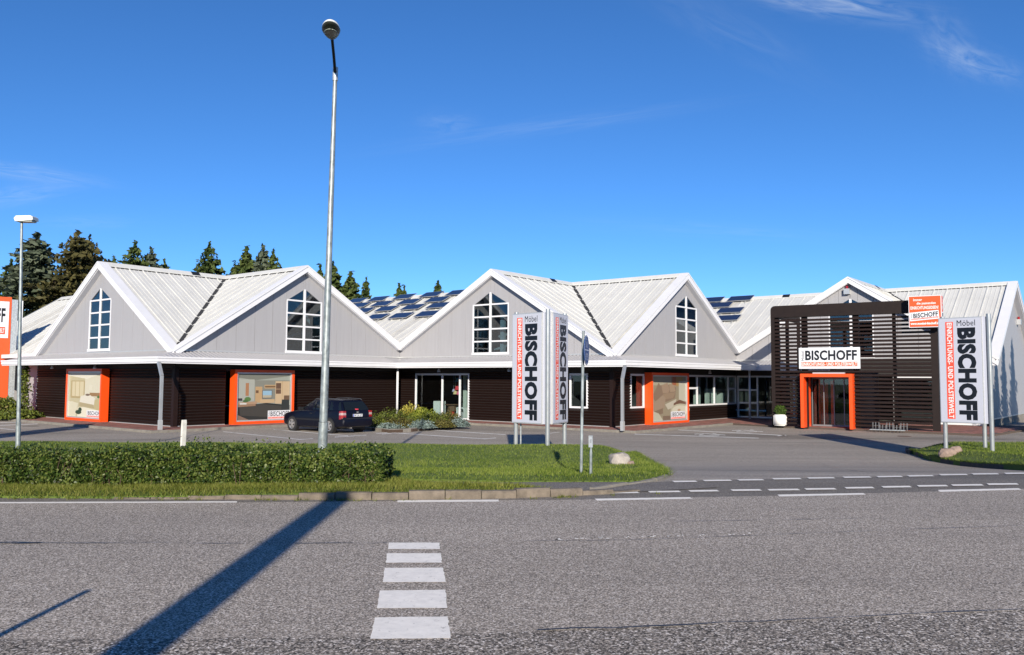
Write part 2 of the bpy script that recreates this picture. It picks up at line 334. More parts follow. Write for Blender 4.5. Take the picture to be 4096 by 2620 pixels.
M_tlred = plain('tail_light_red', (0.26, 0.006, 0.006), 0.2, coat=0.6)
M_tlwhite = plain('tail_light_clear', (0.36, 0.25, 0.25), 0.2, coat=0.6)
M_cglass = glassmat('car_glass', (0.35, 0.42, 0.42), 0.08)
M_in_w = plain('interior_white', (0.62, 0.64, 0.62), 0.7)
M_in_g = plain('interior_pale_green', (0.42, 0.47, 0.43), 0.7)
M_in_d = plain('interior_dark', (0.035, 0.035, 0.038), 0.8)
M_in_m = plain('interior_mid', (0.13, 0.13, 0.135), 0.8)
M_blue_sign = plain('blue_sign_face', (0.018, 0.06, 0.20), 0.45)
M_solar = bpy.data.materials.new('solar_cells')
def solarmat(m):
    N, L, b = nodes(m); b.inputs['Roughness'].default_value = 0.25
    at_ = N.new('ShaderNodeUVMap'); br = N.new('ShaderNodeTexVoronoi'); br.inputs['Scale'].default_value = 1; br.inputs['Randomness'].default_value = 0; br.distance = 'CHEBYCHEV'
    L.new(at_.outputs[0], br.inputs['Vector']); r = N.new('ShaderNodeValToRGB'); r.color_ramp.interpolation = 'LINEAR'
    r.color_ramp.elements[0].position = 0.40; r.color_ramp.elements[0].color = (0.006, 0.012, 0.045, 1); r.color_ramp.elements[1].position = 0.5; r.color_ramp.elements[1].color = (0.06, 0.085, 0.15, 1)
    L.new(br.outputs['Distance'], r.inputs[0]); L.new(r.outputs[0], b.inputs['Base Color'])
solarmat(M_solar)

def text_obj(s, fr, x0, x1, z0, z1, n, mat, parent, rot=0, bold=0.02, name='lettering', skew=0.0):
    """Lettering fitted to a box in the wall plane; rot=1 reads downwards, rot=-1 reads upwards."""
    cu = bpy.data.curves.new('t', 'FONT'); cu.body = s; cu.size = 1; cu.offset = bold; cu.resolution_u = 3; cu.space_character = 1.05
    t = bpy.data.objects.new('t', cu); C.objects.link(t)
    me0 = t.to_mesh(); vs = [(v.co.x, v.co.y) for v in me0.vertices]; fs = [tuple(p.vertices) for p in me0.polygons]; t.to_mesh_clear()
    bpy.data.objects.remove(t); bpy.data.curves.remove(cu)
    ax = min(a for a, b in vs); bx = max(a for a, b in vs); ay = min(b for a, b in vs); by = max(b for a, b in vs)
    mb = MB(); pts = []
    for a, b in vs:
        a = (a-ax)/(bx-ax); b = (b-ay)/(by-ay)
        if rot == 1: X, Z = b, 1-a
        elif rot == -1: X, Z = 1-b, a
        else: X, Z = a, b
        x = x0+(x1-x0)*X; z = z0+(z1-z0)*Z + skew*(x-x0)
        pts.append(fr(x, n, z))
    mb.add(pts, fs); return mb.build(name, mat, parent)
def leaf_mesh(name, P, size, mat, normal_bias=None, aspect=1.7, up=0.0, tint=None):
    """P: Nx3 positions; one pointed quad leaf per position."""
    n = len(P); P = np.asarray(P, float)
    d = rng.normal(size=(n, 3))
    if normal_bias is not None: d += normal_bias
    d /= np.linalg.norm(d, axis=1, keepdims=True)+1e-9
    a = rng.normal(size=(n, 3)); a[:, 2] += up; a -= d*(a*d).sum(1, keepdims=True); a /= np.linalg.norm(a, axis=1, keepdims=True)+1e-9
    b = np.cross(d, a); s = (size*(0.6+0.8*rng.random(n)))[:, None]
    v = np.stack([P - a*s*aspect*0.5, P + b*s*0.5, P + a*s*aspect*0.5, P - b*s*0.5], 1).reshape(-1, 3)
    me = bpy.data.meshes.new(name); me.vertices.add(4*n); me.vertices.foreach_set('co', v.ravel())
    me.loops.add(4*n); me.loops.foreach_set('vertex_index', np.arange(4*n)); me.polygons.add(n)
    me.polygons.foreach_set('loop_start', np.arange(n)*4); me.polygons.foreach_set('loop_total', np.full(n, 4)); me.materials.append(mat)
    t = rng.random(n) if tint is None else tint
    at_ = me.attributes.new('tint', 'FLOAT', 'FACE'); at_.data.foreach_set('value', t.astype(np.float32)); me.update(calc_edges=True); return me
def blade_mesh(name, P, h, w, mat, lean=0.35):
    n = len(P); P = np.asarray(P, float); an = rng.random(n)*2*PI; s = (0.5+0.9*rng.random(n))[:, None]
    r = np.stack([np.cos(an), np.sin(an), np.zeros(n)], 1)*w*0.5; l = rng.normal(size=(n, 3))*lean; l[:, 2] = 1; hh = h*s if not hasattr(h, '__len__') else h[:, None]*s
    v = np.stack([P-r, P+r, P+l*hh], 1).reshape(-1, 3)
    me = bpy.data.meshes.new(name); me.vertices.add(3*n); me.vertices.foreach_set('co', v.ravel()); me.loops.add(3*n); me.loops.foreach_set('vertex_index', np.arange(3*n))
    me.polygons.add(n); me.polygons.foreach_set('loop_start', np.arange(n)*3); me.polygons.foreach_set('loop_total', np.full(n, 3)); me.materials.append(mat)
    at_ = me.attributes.new('tint', 'FLOAT', 'FACE'); at_.data.foreach_set('value', rng.random(n).astype(np.float32)); me.update(calc_edges=True); return me

# ------------------------------------------------------------------ ground, car park, road
def sheet(name, fn, xs, ys, mat, inside=None, dz=0.0):
    mb = MB(); nx, ny = len(xs), len(ys)
    for y in ys:
        for x in xs: mb.v.append((x, y, fn(x, y)+dz))
    for j in range(ny-1):
        for i in range(nx-1):
            mb.f.append((j*nx+i, j*nx+i+1, (j+1)*nx+i+1, (j+1)*nx+i)); mb.m.append(0)
    o = mb.build(name, mat, sm=True); tag(o, kind='structure'); return o
far = [-1500, -400, -150, -80]
sheet('ground', lambda x, y: T(x, y) - 0.35, far+[-50, -20, 0, 20, 50]+[80, 150, 400, 1500], [-400, -60, -20, 0, 11, 13]+[13+k for k in range(1, 13)]+[30, 60, 120, 400, 1500], M_ground)
lot = sheet('car_park', T, [-60, -30, -15, 0, 15, 30, 60], [10.5, 13]+[13+k*0.6 for k in range(1, 21)]+[28, 40, 80, 110], M_lot)

def strip(name, far_pts, near_pts, mat, dz, fn=T):      # sheet between two polylines
    mb = MB(); n = len(far_pts)
    for a, b in zip(far_pts, near_pts):
        for k in range(5):
            p = Vector(a).lerp(Vector(b), k/4); mb.v.append((p.x, p.y, fn(p.x, p.y)+dz))
    for i in range(n-1):
        for k in range(4): mb.f.append((i*5+k, i*5+k+1, (i+1)*5+k+1, (i+1)*5+k)); mb.m.append(0)
    return tag(mb.build(name, mat), kind='structure')
# road edge (far side) as the photo shows it, curving away to the right
edge_px = [(-400, 2018), (0, 2016), (950, 2013), (1600, 2008), (2000, 2004), (2380, 2002), (2700, 1994), (3200, 1984), (3700, 1970), (4096, 1958), (4400, 1949)]
edge = [on(T, *p) for p in edge_px]; edge = [Vector((-60, edge[0].y, .6))]+edge+[Vector((60, edge[-1].y+9, .6))]
near = [Vector((p.x, 5.25 if False else 0, 0)) for p in edge]
seam_px = [(-600, 2570), (0, 2566), (900, 2562), (1500, 2555), (2300, 2528), (2900, 2502), (3500, 2474), (4096, 2448), (4700, 2420)]
seam = [at(x, y, .6) for x, y in seam_px]; seam = [Vector((-60, seam[0].y, .6))]+seam+[Vector((60, seam[-1].y+10, .6))]
def yat(poly, x):
    for a, b in zip(poly, poly[1:]):
        if a.x <= x <= b.x: return a.y + (b.y-a.y)*(x-a.x)/(b.x-a.x)
    return poly[-1].y
xs = sorted(set([-60, -30, -15]+[round(-12+k*0.75, 2) for k in range(40)]+[30, 60]))
road = strip('road', [(x, yat(edge, x), 0) for x in xs], [(x, yat(seam, x), 0) for x in xs], M_road, 0.012)
strip('road_near_lane', [(x, yat(seam, x), 0) for x in xs], [(x, -8, 0) for x in xs], M_roadn, 0.012)
strip('far_verge_ground', [(x, -8, 0) for x in (-60, 0, 60)], [(x, -40, 0) for x in (-60, 0, 60)], M_turf, 0.01)
# darker fresh asphalt between the carriageway and the driveway
row1_px = [(2600, 1933), (2684, 1930), (3000, 1922), (3300, 1916), (3700, 1908), (4096, 1897), (4400, 1890)]
row1 = [on(T, x, y-4) for x, y in row1_px]; row1 = [Vector((-60, 11.6, 0)), Vector((-3, 12.2, 0)), Vector((1, 13.0, 0))]+row1+[Vector((60, row1[-1].y+6, 0))]
side_lane = strip('side_lane', [(x, yat(row1, x), 0) for x in xs], [(x, yat(edge, x)-0.3, 0) for x in xs], M_lane, 0.006)

def mark(parent, quad, mat=M_paint, name='lane_marking', dz=0.016, fn=T):
    ps = [on(fn, *q) for q in quad]; mb = MB(); out = []
    for a, b in zip(ps, ps[1:]+ps[:1]):
        k = max(1, min(24, int((b-a).length/0.06)))
        for i in range(k):
            q = a.lerp(b, i/k); j = 0.0045 if i else 0.0; out.append(Vector((q.x+random.uniform(-j, j), q.y+random.uniform(-j, j), fn(q.x, q.y)+dz)))
    mb.poly(out); o = mb.build(name, mat, parent); return o
def R6(x, y): return (2200+x/1.27, 1600+y/1.27)
def R3(x, y): return (x/1.204, 1900+y/1.204)
for (x0, x1, y) in [(620, 750, 419), (775, 927, 414), (950, 1090, 411), (1127, 1280, 405), (1305, 1450, 401), (1485, 1635, 397), (1657, 1795, 394), (1813, 1953, 390), (1975, 2125, 384), (2140, 2283, 380), (2305, 2450, 377)]:
    mark(lot, [R6(x0, y-3.6), R6(x1-12, y-4.8), R6(x1, y+1.6), R6(x0+12, y+3.4)], name='give_way_dash')
for (x0, x1, y) in [(288, 457, 476), (495, 668, 471), (702, 862, 467), (917, 1078, 463), (1103, 1272, 461), (1290, 1457, 457), (1495, 1650, 451), (1682, 1840, 446), (1862, 2025, 441), (2037, 2205, 437), (2218, 2383, 432)]:
    mark(side_lane, [R6(x0, y-3.5), R6(x1-14, y-5.2), R6(x1, y+2.5), R6(x0+12, y+4.5)], name='cycle_path_dash')
for (x0, y0, x1, y1) in [(228, 511, 725, 503), (1155, 490, 1605, 482), (1970, 466, 2395, 457)]:
    mark(road, [R6(x0, y0-4), R6(x1-14, y1-4), R6(x1, y1+4), R6(x0+12, y0+6)], name='edge_line')
mark(road, [(-300, 2014), (948, 2009.5), (948, 2015), (-300, 2019.5)], name='edge_line')
mark(road, [(1590, 2005.5), (1994, 2003), (1996, 2011), (1590, 2014)], name='edge_line')
for q in [[(1873, 333), (2116, 333), (2118, 365), (1869, 365)], [(1864, 385), (2123, 385), (2129, 431), (1858, 431)], [(1852, 456), (2134, 455), (2147, 525), (1843, 526)],
          [(1830, 566), (2146, 562), (2154, 651), (1815, 653)], [(1805, 697), (2155, 692), (2170, 798), (1783, 801)]]:
    mark(road, [R3(*p) for p in q], name='crossing_bar')
# tar seams and cracks
def crack(pts, w, parent, fn=T, mat=M_crack):
    P = [on(fn, *p) for p in pts]; Q = []
    for a, b in zip(P, P[1:]):
        n = max(2, int((b-a).length/0.25))
        Q += [a.lerp(b, k/n) for k in range(n)]
    Q.append(P[-1]); mb = MB(); L_ = []
    for i, p in enumerate(Q):
        ww = w*random.uniform(0.15, 1.3); j = random.uniform(-w, w)*0.8
        L_.append((Vector((p.x, p.y+j-ww/2, fn(p.x, p.y)+0.022)), Vector((p.x, p.y+j+ww/2, fn(p.x, p.y)+0.022))))
    for a, b in zip(L_, L_[1:]): mb.poly([a[0], b[0], b[1], a[1]])
    return mb.build('tar_seam', mat, parent)
crack([(2150, 2531), (2600, 2516), (3200, 2488), (3700, 2464), (4096, 2448)], 0.02, road)
crack([(0, 2174), (160, 2179), (500, 2179), (1000, 2181), (1550, 2179)], 0.018, road)
crack([(0, 2176), (160, 2181)], 0.05, road)
crack([(2000, 2172), (2500, 2168), (3000, 2150), (3600, 2125), (4096, 2108)], 0.010, road)
crack([(2700, 2092), (3200, 2084), (3500, 2078)], 0.012, road)
crack([(3150, 1800), (3290, 1855), (3395, 1885), (3510, 1898)], 0.03, lot)
crack([(3180, 1812), (3150, 1800), (3165, 1785), (3250, 1776)], 0.015, lot)
for k in range(32):                                    # flecks left of an old worn line
    x = 2210+840*random.random()**1.3; y = 2163-(x-2210)*.026+random.gauss(0, 1.5); w_ = random.uniform(4, 14)
    mark(road, [(x, y-1.6), (x+w_, y-1.9), (x+w_+3, y+1.2), (x+2, y+1.6)], M_paint, 'worn_line_fleck', dz=.018)
# parking bay lines
def seg(x0, y0, x1, y1, t=2.2): mark(lot, [(x0, y0-t/2), (x1, y1-t/2), (x1, y1+t/2), (x0, y0+t/2)], M_paint2, 'bay_line', 0.006)
for s in [(0, 1691, 65, 1689), (0, 1702, 150, 1696), (0, 1714, 60, 1720), (273, 1716, 344, 1712), (892, 1727, 1196, 1758), (1094, 1718.6, 1146, 1722), (1100, 1719.5, 1392, 1743.7),
          (1339, 1749, 1465, 1741), (1196, 1758.6, 1251, 1755), (1505, 1735, 1549, 1731), (1528, 1737, 1575, 1732), (1575, 1732, 1941, 1756), (1735, 1721, 2022, 1739), (1941, 1756, 1984, 1752),
          (2200, 1733.5, 2238, 1729), (2539, 1737, 3035, 1753), (2712, 1720, 3145, 1742.5), (3110, 1744, 3145, 1741)]: seg(*s)
for bx, by in ((2840, 1738), (2990, 1724)):            # wheelchair symbols on two bays
    for (a, b, c, d) in [(-62, -1, -20, -3), (-20, -3, 30, 1), (30, 1, 62, 3), (-45, 3, 0, 5), (0, 5, 38, 3), (-20, -3, -45, 3), (10, -4, 26, -3)]:
        mark(lot, [(bx+a, by+b-1), (bx+c, by+d-1), (bx+c, by+d+0.9), (bx+a, by+b+0.9)], M_paint2, 'wheelchair_symbol', 0.007)

# ------------------------------------------------------------------ lawns
def inpoly(x, y, P):
    c = False; n = len(P); j = n-1
    for i in range(n):
        if (P[i].y > y) != (P[j].y > y) and x < (P[j].x-P[i].x)*(y-P[i].y)/(P[j].y-P[i].y)+P[i].x: c = not c
        j = i
    return c
def edist(x, y, P):
    b = 1e9; n = len(P)
    for i in range(n):
        p, q = P[i], P[(i+1) % n]; dx, dy = q.x-p.x, q.y-p.y; t = max(0, min(1, ((x-p.x)*dx+(y-p.y)*dy)/(dx*dx+dy*dy+1e-9)))
        b = min(b, math.hypot(x-p.x-dx*t, y-p.y-dy*t))
    return b
def resample(P, step):
    out = []
    for i in range(len(P)):
        a, b = P[i], P[(i+1) % len(P)]; n = max(1, int((b-a).length/step)); out += [a.lerp(b, k/n) for k in range(n)]
    return out
def lawn(name, P, Hf, edge_h, step=0.4):
    from mathutils.geometry import delaunay_2d_cdt
    P = resample([Vector((p.x, p.y)) for p in P], step); n = len(P)
    x0, x1 = min(p.x for p in P), max(p.x for p in P); y0, y1 = min(p.y for p in P), max(p.y for p in P)
    pts = list(P); x = x0
    while x < x1:
        y = y0
        while y < y1:
            if inpoly(x, y, P) and edist(x, y, P) > 0.16: pts.append(Vector((x+random.uniform(-.05, .05), y+random.uniform(-.05, .05))))
            y += step
        x += step
    vv, ee, ff, *_ = delaunay_2d_cdt(pts, [(i, (i+1) % n) for i in range(n)], [], 1, 1e-4)
    mb = MB(); mb.v = [(p.x, p.y, Hf(p.x, p.y)) for p in vv]; mb.f = [tuple(f) for f in ff]; mb.m = [0]*len(ff)
    b = len(mb.v)
    for i, p in enumerate(P): mb.v.append((p.x, p.y, Hf(p.x, p.y))); mb.v.append((p.x, p.y, T(p.x, p.y)-0.05))
    for i in range(n): j = (i+1) % n; mb.f.append((b+2*i, b+2*j, b+2*j+1, b+2*i+1)); mb.m.append(0)
    return tag(mb.build(name, M_turf, sm=True), kind='structure'), P
mid_px = [(1560, 1926), (2000, 1933), (2300, 1931), (2500, 1930), (2620, 1923), (2672, 1907), (2668, 1888), (2615, 1852), (2545, 1812)]
mid = [on(T, *p) for p in mid_px]
mid = [Vector((-24, 13.2, 0))]+[Vector((-2.2, 13.3, 0))]+mid+[Vector((2.9, 25.6, 0)), Vector((1.2, 26.3, 0)), Vector((-24, 26.4, 0))]
MID2 = [Vector((p.x, p.y)) for p in mid]
def H1(x, y):
    e = edist(x, y, MID2) if inpoly(x, y, MID2) else 0.0
    return T(x, y) + 0.04 + 0.05*smooth(e/0.35) + 0.40*math.exp(-((y-23.2)/2.1)**2)*smooth(e/1.6) - 0.10*math.exp(-((y-17.2)/1.6)**2)*smooth(e/0.9) + 0.015*math.sin(x*1.3)*math.cos(y*1.1)
lawn_mid, _ = lawn('lawn', mid, H1, 0)
rt_px = [(4250, 1876), (4096, 1868), (3980, 1861), (3850, 1850), (3720, 1829), (3655, 1806), (3638, 1790)]
rt = [on(T, x, y+14) for x, y in rt_px]
rt = rt + [Vector((13.1, 27.2, 0)), Vector((14.5, 28.6, 0)), Vector((22, 29.5, 0)), Vector((22, rt[0].y, 0))]
RT2 = [Vector((p.x, p.y)) for p in rt]
def H2(x, y):
    e = edist(x, y, RT2) if inpoly(x, y, RT2) else 0.0
    return T(x, y) + 0.15 + 0.20*smooth(e/0.8) + 0.12*smooth(e/.8)*math.exp(-((x-12.3)**2+(y-23.7)**2)/1.1) + 0.012*math.sin(x*2)*math.cos(y*1.7)
lawn_r, _ = lawn('lawn', rt, H2, 0)
# grass verge between the carriageway and the hedge / footpath
vg = [Vector((-24, 11.38, 0)), Vector((-5.2, 11.38, 0)), Vector((-3.6, 11.45, 0)), Vector((-1.5, 11.55, 0)), Vector((-0.2, 11.75, 0)), Vector((0.55, 12.0, 0)), Vector((0.1, 12.25, 0)), Vector((-1.3, 12.45, 0)), Vector((-1.9, 13.1, 0)), Vector((-24, 13.1, 0))]
VG2 = [Vector((p.x, p.y)) for p in vg]
def H3(x, y):
    e = edist(x, y, VG2) if inpoly(x, y, VG2) else 0.0
    return 0.6 + 0.03 + 0.05*smooth(e/0.2) + 0.05*smooth((x+6)/4)
verge, _ = lawn('grass_verge', vg, H3, 0, 0.3)
strip('footpath', [(x, 13.5, 0) for x in (-24, -2, 1, 2.3, 3.2)], [(x, y, 0) for x, y in ((-24, 11.9), (-2, 11.9), (1, 12.0), (2.3, 12.5), (3.2, 12.9))], M_path, 0.016)

def scatter(P2, Hf, dens, ymin=-99, xr=(-9, 9), cull=None):
    x0, x1 = max(xr[0], min(p.x for p in P2)), min(xr[1], max(p.x for p in P2)); y0, y1 = min(p.y for p in P2), max(p.y for p in P2)
    n = int((x1-x0)*(y1-y0)*dens); out = []
    for _ in range(n):
        x = random.uniform(x0, x1); y = random.uniform(y0, y1)
        if abs(x)/max(y, 1) > 0.66: continue
        if cull and not cull(x, y): continue
        if inpoly(x, y, P2): out.append((x, y, Hf(x, y)))
    return out
cl = lambda x, y: not (x < -2.3 and y < 17)
p = scatter(MID2, H1, 620, xr=(-18, 9), cull=lambda x, y: cl(x, y) and y > 17)+scatter(MID2, H1, 1100, xr=(-3, 9), cull=lambda x, y: y <= 17 and cl(x, y))
o = link('lawn_grass', blade_mesh('lawn_grass', p, 0.040, 0.012, M_grassA)); tag(o, 'short mown green grass on the lawn between road and car park', 'grass', kind='stuff')
p = scatter(RT2, H2, 500, xr=(11, 20))
o = link('lawn_grass', blade_mesh('lawn_grass', p, 0.045, 0.014, M_grassA)); tag(o, 'short green grass on the raised island under the right pylon sign', 'grass', kind='stuff')
p = scatter(VG2, H3, 3200, xr=(-9, 3), cull=lambda x, y: y < 12.35 or x > -2)
o = link('verge_grass', blade_mesh('verge_grass', p, 0.055, 0.010, M_grassB, 0.5)); tag(o, 'uneven grass with weeds along the foot of the hedge', 'grass', kind='stuff')
# longer rim of grass hanging over the kerbs
rim = []
for P2, Hf in ((RT2, H2), (MID2, H1), (VG2, H3)):
    for q in resample([Vector((p.x, p.y)) for p in P2], 0.012):
        if abs(q.x)/max(q.y, 1) < 0.68 and q.y < 27.5 and not (q.x < -2 and q.y > 11.6): rim.append((q.x+random.gauss(0, .03), q.y+random.gauss(0, .03), Hf(q.x, q.y)-0.02))
o = link('rim_grass', blade_mesh('rim_grass', rim, 0.08, 0.012, M_grassA, 0.8)); tag(o, 'ragged longer grass along the lawn edges', 'grass', kind='stuff')

weeds = []
for _ in range(46):
    x = random.uniform(-7, 2.2); y = 11.30+(0.04*(x+5) if x > -1 else 0)+random.gauss(0, .02)+max(0, x)*.28
    for k in range(random.randint(5, 22)): weeds.append((x+random.gauss(0, .03), y+random.gauss(0, .02), .6))
o = link('kerb_weeds', blade_mesh('kerb_weeds', weeds, 0.045, 0.010, M_grassB, 0.7)); tag(o, 'small weeds growing along the foot of the kerb stones', 'weeds', kind='stuff')
# kerb stones along the verge and the islands
def kerb_row(parent, pts, length, width, h, mat, name='kerb_stone', z=None, sink=0.2):
    P = [Vector((p[0], p[1], 0)) for p in pts]; d = [0]
    for a, b in zip(P, P[1:]): d.append(d[-1]+(b-a).length)
    def pos(s):
        for i in range(len(P)-1):
            if s <= d[i+1] or i == len(P)-2: return P[i].lerp(P[i+1], (s-d[i])/(d[i+1]-d[i]))
    s = 0
    while s + length*0.5 < d[-1]:
        a = pos(s+0.006); b = pos(min(d[-1], s+length-0.006)); t = (b-a).normalized(); nn = Vector((-t.y, t.x, 0))
        za = (z(a.x, a.y) if z else T(a.x, a.y)); zb = (z(b.x, b.y) if z else T(b.x, b.y)); hh = h if not callable(h) else h(a.x)
        j = random.uniform(-.011, .011); ch = 0.022; a = a + nn*random.uniform(-.010, .010); b = b + nn*random.uniform(-.010, .010)
        mb = MB()
        prof = [(0, -sink), (0, hh-ch+j), (ch, hh+j), (width, hh+j), (width, -sink)]
        mb.prism([a+nn*w+ZV*(za+q) for w, q in prof], [b+nn*w+ZV*(zb+q) for w, q in prof]); mb.build(name, mat, parent); s += length
kp = [(-5.4, 11.33), (-3.6, 11.36), (-1.5, 11.42), (-0.1, 11.6), (0.7, 11.85), (1.5, 12.15), (2.0, 12.45)]
kerb_row(road, kp, 0.5, 0.14, lambda x: 0.035+0.085*smooth((x+5.2)/4.5)-0.10*smooth((x-0.2)/1.6), M_kerb)
tip = [on(T, 2380, 1965), on(T, 2500, 1945), on(T, 2600, 1932), on(T, 2668, 1915), on(T, 2690, 1900), on(T, 2678, 1882), on(T, 2640, 1858)]
kerb_row(road, [(p.x, p.y) for p in tip], 0.45, 0.10, 0.045, M_kerbg)
kerb_row(lot, [(p.x, p.y) for p in list(reversed(rt[:9]))], 0.6, 0.14, 0.13, M_kerbd)

# ------------------------------------------------------------------ the shop building
a1, b1, a2, b2, a3 = 14.267, 14.868, 14.615, 13.957, 14.705
u1, u2, u3 = a1, a1+a2, a1+a2+a3
v1, v2 = b1, b1+b2
ZJ, ZP, ZQ, HR = 3.53, 3.587, 4.042, 8.147
OUU, OUV = 1.35, 1.15
shop = thing('furniture_store', W(0, 0, 0), 'long single storey furniture store with zigzag white gables and dark slatted walls', 'building')

def clip(poly, s0, s1):
    def half(P, val, keep):
        out = []
        for i in range(len(P)):
            a, b = P[i], P[(i+1) % len(P)]; ia, ib = keep(a[0]-val), keep(b[0]-val)
            if ia: out.append(a)
            if ia != ib: t = (val-a[0])/(b[0]-a[0]); out.append((val, a[1]+(b[1]-a[1])*t))
        return out
    P = half(poly, s0, lambda d: d >= -1e-9)
    return half(P, s1, lambda d: d <= 1e-9) if P else []
nrp = [0]
def roof_slope(pts, adir, parent, mat=M_roof, w=0.73, rib=True, lowres=False):
    """standing-seam sheets: one object per sheet, its seam on its edge"""
    P0 = pts[0]; a = Vector(adir).normalized(); n = (pts[1]-pts[0]).cross(pts[2]-pts[0]).normalized()
    if n.z < 0: n = -n
    b = n.cross(a).normalized()
    if b.z < 0: b = -b
    poly = [((p-P0).dot(a), (p-P0).dot(b)) for p in pts]; s0 = min(p[0] for p in poly); s1 = max(p[0] for p in poly)
    k = max(1, round((s1-s0)/w)); w = (s1-s0)/k
    Q = lambda s, t, h: P0+a*s+b*t+n*h
    for i in range(k):
        c = clip(poly, s0+i*w, s0+(i+1)*w)
        if len(c) < 3: continue
        mb = MB(); mb.prism([Q(s, t, -0.06) for s, t in c], [Q(s, t, 0) for s, t in c])
        r = clip(poly, s0+i*w, s0+i*w+0.055)
        if len(r) >= 3: mb.prism([Q(s, t, 0) for s, t in r], [Q(s, t, 0.040) for s, t in r])
        for q in (1, 2):
            r = clip(poly, s0+(i+q/3)*w, s0+(i+q/3)*w+0.03)
            if len(r) >= 3: mb.prism([Q(s, t, 0) for s, t in r], [Q(s, t, 0.012) for s, t in r])
        mb.build('roof_sheet', mat if random.random() > 0.06 else M_roofold, parent); nrp[0] += 1
def valley(p, q, parent): MB().bar(p+ZV*0.03, q+ZV*0.03, 0.20, 0.05).build('valley_gutter', M_valley, parent)
def ridge(p, q, parent):
    d = (q-p).normalized(); r = d.cross(ZV).normalized(); mb = MB()
    prof = [(-.22, -.10), (0, .10), (.22, -.10), (.22, -.05), (0, .15), (-.22, -.05)]
    mb.prism([p+r*x+ZV*z for x, z in prof], [q+r*x+ZV*z for x, z in prof]); mb.build('ridge_cap', M_roof, parent)
    MB().prism([p+r*x+ZV*z for x, z in ((-.27, -.155), (0, .02), (.27, -.155), (.27, -.19), (-.27, -.19))], [q+r*x+ZV*z for x, z in ((-.27, -.155), (0, .02), (.27, -.155), (.27, -.19), (-.27, -.19))]).build('ridge_gap_shade', M_valley, parent)  # black strip standing in for the shaded gap under the ridge cap
    m = p.lerp(q, 0.72); mb = MB(); prof = [(-.225, -.055), (0, .155), (.225, -.055), (.225, -.04), (0, .165), (-.225, -.04)]
    mb.prism([m-d*.25+r*x+ZV*z for x, z in prof], [m+d*.25+r*x+ZV*z for x, z in prof]); mb.build('ridge_joint', M_darkmet, parent)
bays = []
OV = 0.30
def bay(uL, uR, um, vb, v0, vc0, vm, zL0, zLc, zLv, zR, name_i):
    """one bay: long ridge along v at um, gable at v0, cross gable on the front-left side between vc0 and v0."""
    rf = bpy.data.objects.new('roof', None); C.objects.link(rf); rf.parent = shop; nrf = rf
    mt = W(um, vm, HR); mL = (HR-zL0)/(um-uL); mR = (HR-zR)/(uR-um)
    # front-left slope, back part
    if vc0 > vb: roof_slope([W(uL, vb, zL0), W(uL, vc0, zLc), W(um, vm, HR), W(um, vb, HR)], V, nrf)
    # triangle between the valley and the gable at v0
    tip = W(uL-OV, v0+OV, zLv-0.19)
    roof_slope([tip, mt, W(um, v0+OV, HR)], V, nrf)
    # rear-right slope
    roof_slope([W(um, vb, HR), W(um, v0+OV, HR), W(uR-(OV if uR < 40 else 0), v0+OV, zR+(OV*mR if uR < 40 else 0)), W(uR, v0-0.01, zR), W(uR, vb, zR)], V, nrf)
    # cross gable slopes
    sc = (HR-zLc)/(vm-vc0); tipz = zLc
    roof_slope([W(uL-OV, vc0+(OV if vc0 >= 0 or vc0 > vb+20 else 0), zLc+(OV*sc if vc0 >= 0 else 0)), W(uL-OV, vm, HR), mt, W(uL, vc0, zLc)], U, nrf)
    roof_slope([W(uL-OV, vm, HR), tip, mt], U, nrf)
    valley(tip, mt, nrf); valley(W(uL, vc0, zLc), mt, nrf)
    ridge(W(um, vb, HR), W(um, v0+OV, HR), nrf); ridge(W(uL-OV, vm, HR), mt+U*0.1, nrf)
    return rf
bay(0, u1, 7.122, -29.3, 0, -14.6, -7.328, ZP, ZP, ZP, ZQ, 1)
bay(u1, u2, u1+7.43, -26, v1, 0, 7.364, ZQ, ZQ, ZP, ZQ, 2)
bay(u2, u3, u2+7.534, -20, v2, v1, v1+6.926, ZQ, ZQ, ZP, ZQ, 3)

